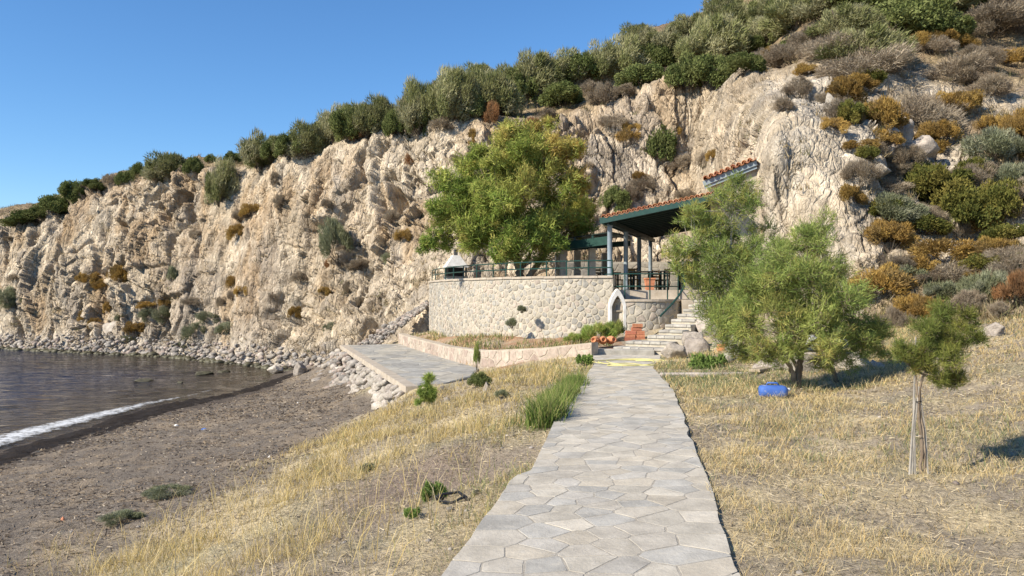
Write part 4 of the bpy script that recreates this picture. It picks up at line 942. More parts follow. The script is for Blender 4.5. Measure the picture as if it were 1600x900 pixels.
B().tube([(-.1, 0, .19), (-.08, 0, .235), (.06, 0, .235), (.09, 0, .19)], .014, 6).build('handle', MAT['blue'], cn, True, True)
tr = empty('stone_trough', (*W(1285, 590, 15.6)[:2], .08), 'grey stone trough behind the tamarisk trunk', 'trough')
b = B(); b.box((0, 0, .2), (1.3, .55, .42), .05, .03); b.build('body', MAT['rock'], tr, local=True); B().box((0, 0, .40), (1.1, .36, .04), .05).build('hollow', MAT['weed'], tr, local=True)
Vv, ff = rock_proto(77, 3, 9); Vv = Vv * (1 + .12 * fbm(Vv * 2.2, 3, 5))[:, None]
o = obj('white_sack', mesh_np('white_sack', Vv * np.array((.42, .28, .16)) + np.array((*W(1290, 560, 15.5)[:2], .66)), ff, MAT['sack'], None, True)); tag(o, 'crumpled white sack lying on the stone trough', 'sack')
o = obj('white_sack', mesh_np('white_sack', Vv * np.array((.25, .22, .16)) + np.array((*W(1262, 560, 15.5)[:2], .70)), ff, MAT['sack'], None, True)); tag(o, 'smaller white sack at the left end of the trough', 'sack')
q2 = W(1190, 590, 15.8); tag(B().box((q2[0], q2[1], .12), (.75, .22, .06), .9, .01).build('wooden_plank', MAT['wood']), 'tilted weathered plank on the ground behind the canister', 'plank')
bpy.data.objects['wooden_plank'].rotation_euler = (0, 0, 0)
tag(B().box((3.95, 15.9, .0), (2.0, .22, .09), .05, .02).build('edging_stone', MAT['rock']), 'long pale edging stone in the grass right of the path', 'edging stone')
# black plastic scrap and litter
q2 = hit(704, 782, 'ground')[0]; sp = empty('plastic_crate_scrap', tuple(q2), 'broken black plastic frame lying in the bare hollow', 'plastic scrap')
b = B(); b.tube([(-.09, 0, .0), (-.1, .06, .06), (.04, .10, .075), (.09, .02, .05), (.13, -.02, .0)], .016, 6); b.build('rim', MAT['black'], sp, local=True); sp.scale = (1.15, 1.0, .8)
B().tube([(-.09, 0, .01), (0, -.07, .015), (.05, -.03, .04), (.09, .02, .05)], .013, 6).build('strip', MAT['black'], sp, local=True); B().box((-.10, .05, .03), (.06, .04, .05), .4, .008).build('corner', MAT['black'], sp, local=True)
q2 = hit(746, 772, 'ground')[0]; tag(put_rock('stone', 's', 2, 'darkrock', q2 + (0, 0, .015), (.045, .035, .04), (0, 0, 1)), 'small round dark stone right of the black plastic scrap', 'stone')
q2 = hit(708, 796, 'ground')[0]; tag(put_rock('stone', 's', 3, 'rock', q2 + (0, 0, .01), (.04, .03, .025), (0, 0, 1)), 'small pale stone just below the black plastic scrap', 'stone')
def litter(px, py, size, mat, label):
    p_ = hit(px, py, 'ground')[0]; b = B(); Rl = random.Random(px)
    n_ = 9; ring = [(size * math.cos(6.283 * k / n_) * Rl.uniform(.6, 1.2), size * .7 * math.sin(6.283 * k / n_) * Rl.uniform(.6, 1.2), Rl.uniform(0, .03)) for k in range(n_)]
    b.add([(0, 0, .05)] + ring + [(x, y, z - .03) for x, y, z in ring], [(0, 1 + k, 1 + (k + 1) % n_) for k in range(n_)] + [(1 + k, 1 + (k + 1) % n_, n_ + 1 + (k + 1) % n_, n_ + 1 + k) for k in range(n_)])
    o = b.build('litter', MAT[mat], None); o.location = p_; tag(o, label, 'litter')
litter(320, 671, .12, 'blue', 'crumpled blue plastic litter on the beach sand'); litter(275, 665, .06, 'white', 'white scrap of litter left of the blue one on the beach')
litter(420, 714, .035, 'white', 'small white litter on the sand at the bank foot'); litter(466, 630, .05, 'white', 'white speck of litter on the sand below the rubble slope'); litter(98, 815, .03, 'brick', 'tiny red scrap on the near beach sand')

# seaweed band and foam along the water
V = []; f = []; ysw = np.linspace(9, 37.4, 260); nb = 14
for i, y in enumerate(ysw):
    x0 = shore_x(np.array([y]))[0]
    for j in range(nb):
        t = j / (nb - 1); wob = .25 * float(fbm(np.array([[y * .7, 0, 0]]), 3, 141)[0]); x = x0 + .1 + wob + t * (1.9 + .35 * float(fbm(np.array([[y * .5, 3, 0]]), 3, 143)[0]))
        V.append((x, y, 0))
        if i and j: a = i * nb + j; f.append((a - nb - 1, a - nb, a, a - 1))
V = np.array(V); hz_ = H(V[:, 0], V[:, 1]); t = np.tile(np.arange(nb) / (nb - 1), len(ysw)); V[:, 2] = hz_ + .10 * np.sin(np.pi * t) * (.7 + .8 * fbm(V * np.array((2.5, 2.5, 0)), 3, 145)) + .03 * fbm(V * np.array((9, 9, 0)), 2, 146) - .02
tag(obj('seaweed_band', mesh_np('seaweed_band', V, np.array(f), MAT['weed'], None, True)), 'dark brown band of beached seaweed along the waterline', None, None, 'stuff')
m, n, out = newmat('sea_foam')
d = node(n, 'ShaderNodeBsdfDiffuse'); d.inputs[0].default_value = (.62, .64, .65, 1); tr_ = node(n, 'ShaderNodeBsdfTransparent'); ms = node(n, 'ShaderNodeMixShader')
tc = node(n, 'ShaderNodeTexCoord'); nz = node(n, 'ShaderNodeTexNoise'); nz.inputs['Scale'].default_value = 4.5; nz.inputs['Detail'].default_value = 9; nz.inputs['Roughness'].default_value = .78
n.links.new(tc.outputs['Object'], nz.inputs[0]); at = node(n, 'ShaderNodeVertexColor', layer_name='Col'); ad = node(n, 'ShaderNodeMath', operation='ADD'); n.links.new(nz.outputs[0], ad.inputs[0]); n.links.new(at.outputs[0], ad.inputs[1])
mr = node(n, 'ShaderNodeMapRange'); mr.inputs[1].default_value = .86; mr.inputs[2].default_value = 1.08; n.links.new(ad.outputs[0], mr.inputs[0]); n.links.new(mr.outputs[0], ms.inputs[0])
n.links.new(tr_.outputs[0], ms.inputs[1]); n.links.new(d.outputs[0], ms.inputs[2]); n.links.new(ms.outputs[0], out.inputs[0]); MAT['foam'] = m
V = []; f = []; c = []; ysw = np.linspace(9, 36, 200)
for i, y in enumerate(ysw):
    x0 = shore_x(np.array([y]))[0] + .25 * float(fbm(np.array([[y * .35, 7, 0]]), 2, 151)[0]); wd = float(np.interp(y, [9, 20, 27, 31, 36], [1.9, 1.7, 1.2, .6, .3])); k = float(np.interp(y, [9, 27, 30, 36], [.55, .53, .42, .2]))
    for j in range(8):
        t = j / 7; V.append((x0 - wd * (1 - t) + .05, y, -2.362 + .012 * math.sin(3.14 * t))); c.append(k * math.sin(3.14 * min(1, t * .92 + .06))**.5)
        if i and j: a = i * 8 + j; f.append((a - 9, a - 8, a, a - 1))
c = np.array(c); tag(obj('sea_foam', mesh_np('sea_foam', V, np.array(f), MAT['foam'], np.stack((c, c, c), 1), True)), 'white foam of a small wave breaking on the beach', None, None, 'stuff')

# ---------------------------------------------------------------- plants
def tri_leaves(C, D, ln, wd, col, Rg, bend=0.0):
    """one slim triangle per leaf: base C, direction D"""
    n = len(C); D = D / (np.linalg.norm(D, axis=1)[:, None] + 1e-9); S = np.cross(D, Rg.normal(size=(n, 3))); S /= np.linalg.norm(S, axis=1)[:, None] + 1e-9
    ln = np.broadcast_to(ln, (n,))[:, None]; wd = np.broadcast_to(wd, (n,))[:, None]
    V = np.empty((n, 3, 3)); V[:, 0] = C - S * wd / 2; V[:, 1] = C + S * wd / 2; V[:, 2] = C + D * ln
    return V.reshape(-1, 3), np.arange(3 * n).reshape(n, 3), np.repeat(col, 3, axis=0)
PAL = dict(A=[(.23, .235, .10), (.30, .295, .15), (.17, .19, .07), (.38, .36, .22)], B=[(.10, .13, .043), (.145, .17, .058), (.19, .21, .08)],
           C=[(.36, .23, .065), (.28, .18, .06), (.42, .29, .09), (.24, .17, .075)], D=[(.31, .26, .19), (.38, .32, .235), (.24, .19, .135)],
           E=[(.23, .25, .15), (.30, .305, .21), (.18, .19, .10)], O=[(.15, .15, .04), (.21, .18, .05), (.09, .105, .03)], R=[(.30, .155, .07), (.38, .22, .11), (.20, .12, .065)],
           K=[(.20, .29, .075), (.27, .36, .10), (.15, .22, .06)], G=[(.21, .30, .06), (.28, .35, .10), (.38, .36, .12)])
def bush_mesh(kind, seed, n=9000):
    Rg = np.random.default_rng(seed); pal = np.array(PAL[kind])
    nk = {'A': 46, 'B': 46, 'C': 30, 'D': 26, 'E': 26, 'O': 34, 'R': 18, 'K': 22, 'G': 22}[kind]
    d = Rg.normal(size=(nk, 3)); d[:, 2] = np.abs(d[:, 2]) - .25; d /= np.linalg.norm(d, axis=1)[:, None]
    rr = Rg.uniform(.45, .82, nk) if kind != 'A' else Rg.uniform(.3, .85, nk)
    cen = d * rr[:, None]; cen[:, 2] = cen[:, 2] * .62 + .36
    if kind == 'A': cen[:, 0] += .22 * cen[:, 2]; cen[:, 2] *= Rg.uniform(.7, 1.1, nk)
    cr = Rg.uniform(.14, .34, nk)
    k = Rg.integers(nk, size=n); dv = Rg.normal(size=(n, 3)); dv /= np.linalg.norm(dv, axis=1)[:, None]
    r = Rg.uniform(.35, 1, n)**.6; C = cen[k] + dv * (cr[k] * r)[:, None] * np.array((1, 1, .85))
    out = C - np.array((0, 0, .25)); out /= np.linalg.norm(out, axis=1)[:, None]
    up = {'A': .55, 'B': .25, 'C': .35, 'D': .35, 'E': .5, 'O': .3, 'R': .7, 'K': .4, 'G': 1.0}[kind]; rnd = {'A': .6, 'B': 1.0, 'C': .55, 'D': .6, 'E': .5, 'O': .9, 'R': .5, 'K': 1.0, 'G': .5}[kind]
    D = out + np.array((.25 if kind == 'A' else 0, 0, up)) + Rg.normal(size=(n, 3)) * rnd
    ln = {'A': .12, 'B': .075, 'C': .10, 'D': .13, 'E': .12, 'O': .09, 'R': .15, 'K': .16, 'G': .22}[kind] * Rg.uniform(.6, 1.4, n); wd = {'A': .026, 'B': .055, 'C': .030, 'D': .017, 'E': .026, 'O': .05, 'R': .02, 'K': .10, 'G': .03}[kind]
    ci = Rg.integers(len(pal), size=nk); col = pal[ci[k]] * .65 + pal[Rg.integers(len(pal), size=n)] * .35; col = col * Rg.uniform(.75, 1.25, n)[:, None]
    V, Fc, cl = tri_leaves(C, D, ln, wd, col, Rg)
    # stems
    ns = 40; e = cen[Rg.integers(nk, size=ns)]; b0 = Rg.normal(size=(ns, 3)) * .05; b0[:, 2] = -.1
    V2, F2_, c2 = tri_leaves(b0, e - b0, np.linalg.norm(e - b0, axis=1), .03, np.tile((.13, .105, .08), (ns, 1)), Rg)
    return mesh_np('shrub_' + kind, np.vstack([V, V2]), np.vstack([Fc, F2_ + len(V)]), MAT['leaf'], np.vstack([cl, c2]))
BM = {k: [bush_mesh(k, 500 + 10 * i + j, n) for j in range(v)] for i, (k, v, n) in enumerate((('A', 4, 13000), ('B', 3, 11000), ('C', 3, 9000), ('D', 3, 9000), ('E', 2, 8000), ('O', 3, 9000), ('R', 1, 6000), ('K', 2, 2500), ('G', 2, 3500)))}
def trunk_proto(seed):
    Rt = random.Random(seed); b = B()
    for k in range(4):
        a = Rt.uniform(0, 6.28); l = Rt.uniform(.3, .6); b.tube([(0, 0, -.25), (.1 * math.cos(a), .1 * math.sin(a), .12), (l * math.cos(a) * .6, l * math.sin(a) * .6, .45), (l * math.cos(a), l * math.sin(a), .75)], [.07, .055, .035, .012], 5)
    return b.mesh('trunk', MAT['bark'])
TRK = [trunk_proto(k) for k in range(3)]
ORD = 'first second third fourth fifth sixth seventh eighth ninth tenth eleventh twelfth thirteenth fourteenth fifteenth sixteenth seventeenth eighteenth nineteenth'.split()
def ordn(i):
    if i < 19: return ORD[i]
    i += 1; t = ['', '', 'twenty', 'thirty', 'forty', 'fifty', 'sixty'][i // 10]
    return {'twenty': 'twentieth', 'thirty': 'thirtieth', 'forty': 'fortieth', 'fifty': 'fiftieth', 'sixty': 'sixtieth'}[t] if i % 10 == 0 else t + '-' + ORD[i % 10 - 1]
KW = dict(A=('olive grey windswept tree', 'tree'), B=('dense dark green bush', 'bush'), C=('golden ochre cushion shrub', 'shrub'), D=('grey brown twiggy shrub', 'shrub'), E=('pale grey green shrub', 'shrub'), O=('dark olive shrub', 'shrub'), R=('rusty dry shrub', 'shrub'))
ZW = dict(sky='on the clifftop', cliff='on the cliff left of the tree', mid='on the rock above the pavilion', slope='on the slope right of the house', hill='on the hilltop above the slope')
SHR = []   # (px, base_py, w, h, kind, zone)
def add(zone, kind, *items):
    for (px, py, w_, h_) in items: SHR.append((px, py, w_, h_, kind, zone))
add('sky', 'B', (110, 316, 38, 44), (145, 296, 26, 20), (193, 290, 26, 30), (215, 278, 22, 26), (302, 276, 26, 36), (328, 254, 18, 20), (366, 252, 26, 26), (425, 250, 34, 40), (455, 246, 44, 56), (545, 220, 44, 62), (60, 345, 50, 26), (30, 352, 40, 18), (85, 330, 40, 30), (660, 205, 30, 60), (735, 190, 36, 60), (815, 165, 46, 60), (880, 168, 64, 52), (910, 128, 50, 50), (1003, 140, 56, 44), (1027, 106, 44, 42), (1075, 140, 56, 66), (1110, 140, 60, 62), (1165, 116, 46, 42), (620, 214, 36, 50), (505, 226, 40, 50))
add('sky', 'A', (268, 282, 66, 54), (237, 282, 30, 40), (340, 322, 46, 84), (402, 264, 60, 70), (480, 246, 48, 70), (520, 224, 50, 72), (572, 214, 52, 66), (598, 210, 46, 74), (640, 210, 50, 84), (655, 200, 46, 92), (690, 194, 64, 100), (722, 188, 48, 98), (772, 184, 70, 92), (835, 150, 72, 84), (875, 134, 60, 64), (930, 126, 56, 72), (966, 124, 66, 80), (1040, 92, 64, 56), (1085, 100, 70, 70), (1118, 96, 80, 90), (1010, 84, 50, 50), (1140, 60, 70, 64), (1075, 60, 60, 48), (1175, 50, 60, 56), (800, 150, 56, 60), (705, 150, 50, 50), (750, 140, 50, 50), (995, 70, 50, 40), (1130, 30, 60, 44), (545, 200, 50, 46), (440, 244, 40, 40))
add('sky', 'D', (135, 302, 46, 20), (172, 292, 26, 26), (945, 164, 56, 40), (925, 152, 44, 34), (855, 190, 40, 22), (690, 205, 44, 26), (1050, 125, 44, 26), (975, 150, 40, 24), (350, 280, 30, 22), (430, 285, 22, 18), (1200, 100, 50, 30))
add('sky', 'R', (765, 205, 30, 54), (560, 222, 24, 30), (835, 205, 36, 24))
add('cliff', 'C', (268, 334, 22, 15), (372, 374, 28, 26), (392, 342, 40, 24), (142, 446, 32, 22), (160, 452, 36, 18), (186, 440, 40, 32), (202, 448, 30, 26), (167, 490, 16, 20), (132, 502, 22, 22), (147, 514, 22, 18), (213, 526, 38, 28), (230, 483, 44, 14), (257, 478, 24, 18), (365, 448, 22, 20), (378, 464, 28, 20), (462, 498, 20, 22), (488, 496, 24, 16), (630, 377, 36, 20), (505, 462, 20, 14), (742, 228, 20, 34), (127, 440, 20, 16))
add('cliff', 'D', (305, 374, 18, 18), (376, 346, 40, 22), (440, 324, 26, 26), (432, 292, 22, 14), (410, 494, 24, 18), (482, 480, 30, 34), (560, 422, 42, 22), (612, 348, 34, 28), (510, 326, 24, 16), (716, 258, 34, 20), (365, 470, 22, 20), (470, 440, 30, 20), (535, 395, 26, 16), (12, 380, 18, 12), (560, 480, 24, 22), (430, 470, 22, 18), (545, 460, 20, 24), (300, 478, 30, 14), (345, 480, 24, 18), (20, 440, 22, 14))
add('cliff', 'E', (527, 408, 52, 82), (257, 500, 40, 24), (232, 498, 28, 18), (284, 546, 28, 14), (187, 502, 24, 18), (8, 476, 44, 34), (30, 482, 34, 22), (270, 440, 18, 28), (305, 532, 50, 26), (325, 505, 34, 18), (240, 520, 30, 14), (515, 520, 26, 20), (610, 410, 30, 16), (350, 520, 28, 16), (200, 535, 30, 12))
add('cliff', 'R', (640, 268, 22, 36), (520, 425, 24, 26))
add('mid', 'B', (1027, 262, 62, 66), (960, 330, 44, 40))
add('mid', 'C', (982, 226, 36, 34), (1003, 285, 30, 20), (990, 206, 22, 14), (1058, 212, 18, 14), (1115, 250, 20, 18))
add('mid', 'D', (1066, 266, 42, 28), (1008, 300, 46, 34), (960, 200, 54, 26), (1070, 310, 26, 16), (920, 262, 20, 12), (1100, 262, 30, 24), (1050, 345, 30, 14), (905, 215, 22, 16), (985, 320, 40, 30))
add('slope', 'C', (1325, 168, 70, 50), (1385, 208, 68, 56), (1488, 176, 66, 46), (1475, 222, 62, 52), (1330, 322, 46, 40), (1396, 392, 80, 54), (1380, 466, 72, 54), (1588, 104, 56, 40), (1480, 414, 100, 48), (1560, 404, 60, 44), (1600, 230, 50, 60), (1300, 210, 40, 30), (1440, 500, 70, 44), (1540, 370, 60, 40), (1262, 120, 40, 26), (1345, 235, 40, 24))
add('slope', 'D', (1355, 132, 120, 60), (1320, 194, 60, 52), (1355, 246, 60, 36), (1345, 292, 66, 46), (1440, 206, 84, 70), (1460, 290, 60, 40), (1490, 444, 90, 40), (1410, 430, 60, 40), (1520, 300, 60, 46), (1545, 160, 60, 40), (1420, 262, 50, 40), (1590, 440, 70, 50), (1500, 130, 80, 50), (1300, 100, 80, 46), (1250, 150, 46, 34), (1225, 175, 30, 30), (1440, 350, 60, 40), (1510, 490, 60, 34), (1600, 320, 50, 44), (1375, 560, 60, 46), (1405, 530, 60, 50))
add('slope', 'E', (1392, 346, 84, 58), (1552, 252, 70, 54), (1585, 290, 60, 46), (1415, 450, 60, 36), (1544, 476, 74, 58), (1480, 470, 60, 36), (1590, 250, 50, 40))
add('slope', 'O', (1470, 318, 90, 80), (1506, 356, 80, 76), (1562, 350, 76, 76), (1440, 300, 50, 50), (1525, 290, 60, 50), (1580, 380, 60, 40), (1545, 430, 70, 40))
add('hill', 'A', (1250, 46, 110, 60), (1320, 60, 100, 60), (1345, 108, 130, 70), (1200, 70, 70, 60), (1440, 30, 130, 60), (1290, 28, 90, 60), (1205, 30, 70, 46))
add('hill', 'B', (1420, 62, 130, 66), (1180, 84, 50, 36), (1225, 50, 60, 44), (1510, 30, 110, 60), (1370, 36, 100, 60), (1470, 60, 90, 50), (1245, 80, 50, 30), (1225, 20, 60, 40), (1330, 20, 90, 50))
add('hill', 'D', (1550, 60, 150, 66), (1590, 60, 110, 70), (1240, 100, 70, 40), (1460, 84, 70, 36), (1530, 100, 70, 40), (1270, 76, 70, 40), (1590, 20, 110, 50), (1400, 95, 70, 36))
add('hill', 'C', (1470, 72, 46, 30), (1432, 76, 50, 30), (1504, 78, 46, 28), (1215, 88, 40, 22))
Rf = random.Random(31)
for k in range(52):
    px = Rf.uniform(1290, 1620); py = Rf.uniform(120, 500)
    if px < 1340 + (py - 250) * .25 and py > 200: continue
    add('slope', Rf.choice('DCODC'), (px, py, Rf.uniform(30, 70), Rf.uniform(22, 42)))
SHR.sort(key=lambda q: q[0]); cnt = {}; tot = {}
for q_ in SHR: tot[(q_[4], q_[5])] = tot.get((q_[4], q_[5]), 0) + 1
Rsh = random.Random(12)
def side(i, n):
    return f'{ordn(i)} from left' if n > 1 else 'the only one'
for (px, py, w_, h_, kind, zone) in SHR:
    kk = (kind, zone); i = cnt.get(kk, 0); cnt[kk] = i + 1
    p_, nn = hit(px, py, 'cliff', 4); dist = p_[1]; wide = {'sky': 1.4 if kind in 'AB' else 1.15, 'hill': 1.2, 'slope': 1.3, 'cliff': 1.1, 'mid': 1.15}[zone]; sx_ = w_ * dist / F / 2 * wide; sz_ = h_ * dist / F * (.95 if zone == 'sky' else 1.0)
    lab = f'{KW[kind][0]} {ZW[zone]}, {side(i, tot[kk])}'
    grp = f'{KW[kind][0]}s {ZW[zone]}'
    me = BM[kind][Rsh.randrange(len(BM[kind]))]; rz = Rsh.uniform(0, 6.28) if kind != 'A' else Rsh.uniform(-.5, .5)
    pos = (p_[0], p_[1] + sx_ * .15, p_[2] - sz_ * .02)
    if kind == 'A':
        t = empty('windswept_tree', pos, lab, 'tree', grp)
        o = bpy.data.objects.new('crown', me); link(o, t); o.scale = (sx_, sx_, sz_ * .92); o.rotation_euler = (0, 0, rz)
        o = bpy.data.objects.new('trunk', TRK[i % 3]); link(o, t); o.scale = (sx_ * .9, sx_ * .9, sz_); o.rotation_euler = (0, 0, rz)
    else:
        o = bpy.data.objects.new({'B': 'dense_bush'}.get(kind, 'cushion_shrub'), me); link(o); o.location = pos; o.scale = (sx_ * Rsh.uniform(.85, 1.25), sx_ * Rsh.uniform(.75, 1.1), sz_ * Rsh.uniform(.8, 1.05)); o.rotation_euler = (Rsh.uniform(-.2, .2), Rsh.uniform(-.22, .22), rz); tag(o, lab, KW[kind][1], grp)

# small tufts scattered over ledges and hill: too many to count
Rg = np.random.default_rng(44)
sub = np.nonzero(sel & (U_ > -30) & (U_ < 1640))[0] if False else None
cs = np.nonzero(sel)[0]
vegw = veg[cs] * .9 + .12 * sstep(.1, .5, nB[cs]) * (V_[cs] < 3.9)
pick = cs[Rg.random(len(cs)) < vegw * .05]
k = len(pick); per = 16
base = np.repeat(Pc_[pick], per, axis=0) + Rg.normal(size=(k * per, 3)) * np.array((.12, .12, .03)); hcol = np.array([(.30, .235, .13), (.24, .20, .14), (.17, .165, .085), (.36, .29, .17)])[np.repeat(Rg.integers(4, size=k), per)] * Rg.uniform(.7, 1.2, k * per)[:, None]
D = Rg.normal(size=(k * per, 3)) * .6 + np.array((0, -.2, 1.0)); V, f, c = tri_leaves(base - (0, 0, .03), D, Rg.uniform(.12, .38, k * per), .035, hcol, Rg)
tag(obj('hillside_tufts', mesh_np('hillside_tufts', V, f, MAT['grass'], c)), 'dry tufts and low scrub scattered over the hill and ledges', None, None, 'stuff')

# ---- feathery trees
def feather_tree(name, label, base, stems, blobs, n, ln, wd, pal, seed, bark='bark', twigs=14, spread=1.0, droop=.0, jit=.6, trad=None, grow=1.0, nsub=5):
    """stems: list of [(px,py,d,r)...] ; blobs: (px,py,rpx,d,palette bias 0..1)"""
    Rg = np.random.default_rng(seed); t = empty(name, tuple(base), label, 'tree')
    b = B()
    for st_ in stems:
        P_ = np.array([W(x, y, d) for (x, y, d, r) in st_]); rr = [r for (*_, r) in st_]; m_ = max(2, len(P_) * 5); tt = np.linspace(0, len(P_) - 1, m_)
        if len(P_) > 2: Pq = catmull(P_, np.arange(float(len(P_))), tt)
        else: Pq = P_[0] + (P_[1] - P_[0]) * (tt[:, None])
        Pq = Pq + Rg.normal(size=Pq.shape) * np.interp(tt, range(len(rr)), rr)[:, None] * .22
        b.tube(Pq, list(np.interp(tt, range(len(rr)), rr)), 8)
    Cs, Ds, Cl = [], [], []; pal = np.array(pal); vol = np.array([q_[2]**2 for q_ in blobs], float); vol /= vol.sum()
    ends = [np.array(W(*st_[-1][:3])) for st_ in stems]; tw_n = 0
    sub_ = []
    for (bx, by, brp, bd, bias), vw in zip(blobs, vol):
        c = W(bx, by, bd); r = brp * bd / F * grow
        for q_ in range(nsub):
            dv = Rg.normal(size=3); dv /= np.linalg.norm(dv); f_ = Rg.uniform(.38, .62); sub_.append((c + dv * r * Rg.uniform(.45, .85) * (1, 1, .9), r * f_, bias + Rg.normal() * .12, vw / nsub * (f_ / .5)**1.5, Rg.uniform(.78, 1.2)))
    for (c, r, bias, vw, lum) in sub_:
        brp = r * F / c[1]; e = min(ends, key=lambda q: np.linalg.norm(q - c)); root = e * .35 + c * .65
        b.tube([e, (e + c) / 2 + Rg.normal(size=3) * r * .12, c], [trad or r * .035, (trad or r * .035) * .7, (trad or r * .035) * .4], 5)
        nt_ = max(6, int(twigs * (brp / 40)**.7)); per_ = int(n * vw / nt_)
        for k in range(nt_):
            dv = Rg.normal(size=3); dv /= np.linalg.norm(dv); dv[2] = dv[2] * .85 + .3; tip = c + dv * r * Rg.uniform(.6, 1.08); s0_ = c + Rg.normal(size=3) * r * .22
            b.tube([s0_, tip], [(trad or r * .035) * .35, (trad or r * .035) * .12], 3, False)
            tv = tip - s0_; u = Rg.uniform(.15, 1.0, per_)**.75; cr_ = r * .30 * spread * (1.05 - u * .55)
            C = s0_ + tv * u[:, None] + Rg.normal(size=(per_, 3)) * cr_[:, None] * .75
            D = tv / np.linalg.norm(tv) * .9 + Rg.normal(size=(per_, 3)) * jit + np.array((0, 0, .25 - droop))
            ci = np.clip(bias + Rg.normal() * .22, 0, .999); pc = ci * (len(pal) - 1); i0 = int(pc); col = pal[i0] * (1 - pc + i0) + pal[min(i0 + 1, len(pal) - 1)] * (pc - i0)
            Cs.append(C); Ds.append(D); Cl.append(np.tile(col * lum * Rg.uniform(.85, 1.15), (per_, 1)) * Rg.uniform(.75, 1.25, per_)[:, None])
    C = np.vstack(Cs); D = np.vstack(Ds); col = np.vstack(Cl); V, f, c = tri_leaves(C, D, ln * Rg.uniform(.6, 1.3, len(C)), wd, col, Rg)
    b.build('trunk', MAT[bark], t, True); obj('crown', mesh_np('crown', V, f, MAT['leaf'], c), t); return t
TG = [(.21, .30, .065), (.31, .39, .09), (.43, .46, .12), (.54, .50, .145), (.56, .44, .135)]
d = 30.0
feather_tree('terrace_tree', 'large rounded olive green tree growing on the terrace behind the railing', (W(815, 454, d)[0], d, FLOOR),
    [[(812, 458, d, .19), (812, 430, d, .16), (806, 400, d, .13), (795, 360, d + .2, .09), (780, 320, d + .3, .05)], [(814, 450, d, .14), (830, 428, d - .1, .12), (848, 400, d - .1, .09), (862, 370, d, .06)], [(810, 425, d, .10), (835, 385, d + .3, .08), (850, 320, d + .3, .05), (845, 260, d, .03)], [(808, 410, d, .09), (770, 385, d, .06), (720, 370, d, .03)]],
    [(805, 222, 34, d, .65), (845, 212, 30, d + .3, .75), (875, 235, 34, d, .75), (770, 262, 44, d - .2, .4), (825, 268, 56, d - .8, .55), (890, 265, 34, d, .7), (722, 300, 40, d, .35), (705, 345, 34, d - .3, .25), (757, 325, 54, d - 1, .3), (818, 338, 60, d - 1.2, .35), (880, 318, 46, d - .3, .5), (908, 348, 24, d, .1), (690, 378, 24, d, .15), (740, 378, 34, d - .8, .2), (795, 385, 36, d - 1, .25), (858, 372, 38, d - .6, .2), (668, 384, 16, d, .15), (895, 300, 28, d + .5, .6), (820, 300, 60, d + 1, .4), (770, 340, 60, d + 1.2, .2), (872, 345, 46, d + 1, .2), (790, 240, 34, d + .8, .5), (740, 280, 36, d + .8, .4), (910, 330, 20, d + .5, .3)],
    120000, .19, .034, TG, 901, twigs=30, spread=1.0, jit=.9, nsub=7, grow=1.08)
d = 13.3
feather_tree('tamarisk_tree', 'big feathery green tamarisk with bare leaning stems in the right meadow', (W(1245, 612, d)[0], d, 0),
    [[(1243, 620, d, .075), (1246, 590, d, .065), (1252, 555, d, .05), (1262, 500, d + .1, .035), (1268, 430, d, .02)], [(1244, 610, d, .05), (1232, 570, d - .1, .035), (1195, 530, d - .1, .025), (1160, 500, d, .015)], [(1312, 608, d + .6, .045), (1300, 575, d + .5, .04), (1292, 540, d + .3, .03), (1310, 480, d + .2, .02)], [(1248, 580, d, .03), (1225, 530, d + .2, .025), (1215, 470, d + .2, .015)], [(1256, 545, d, .03), (1330, 500, d, .02), (1370, 520, d, .01)]],
    [(1268, 378, 34, d, .35), (1282, 352, 22, d + .1, .3), (1240, 425, 44, d - .3, .25), (1292, 420, 40, d, .4), (1200, 455, 46, d, .25), (1250, 475, 60, d - .4, .35), (1305, 480, 50, d - .2, .45), (1160, 500, 42, d + .2, .3), (1205, 520, 50, d - .3, .4), (1262, 525, 50, d - .4, .45), (1320, 530, 42, d, .3), (1352, 520, 32, d + .1, .35), (1372, 545, 18, d, .25), (1138, 520, 26, d + .1, .3), (1180, 545, 30, d, .45), (1222, 552, 30, d - .3, .5), (1285, 556, 28, d - .2, .4), (1335, 556, 26, d, .35), (1372, 520, 18, d, .3), (1215, 440, 36, d + .2, .3), (1255, 385, 26, d, .3), (1170, 470, 36, d + .3, .3), (1385, 556, 12, d, .3), (1225, 400, 28, d + .3, .25), (1340, 470, 24, d + .3, .5)],
    66000, .12, .0095, [(.25, .335, .095), (.33, .40, .115), (.41, .42, .125), (.50, .39, .13)], 902, 'bark', twigs=26, spread=1.0, jit=.5, grow=1.15, nsub=8)
d = 17.4
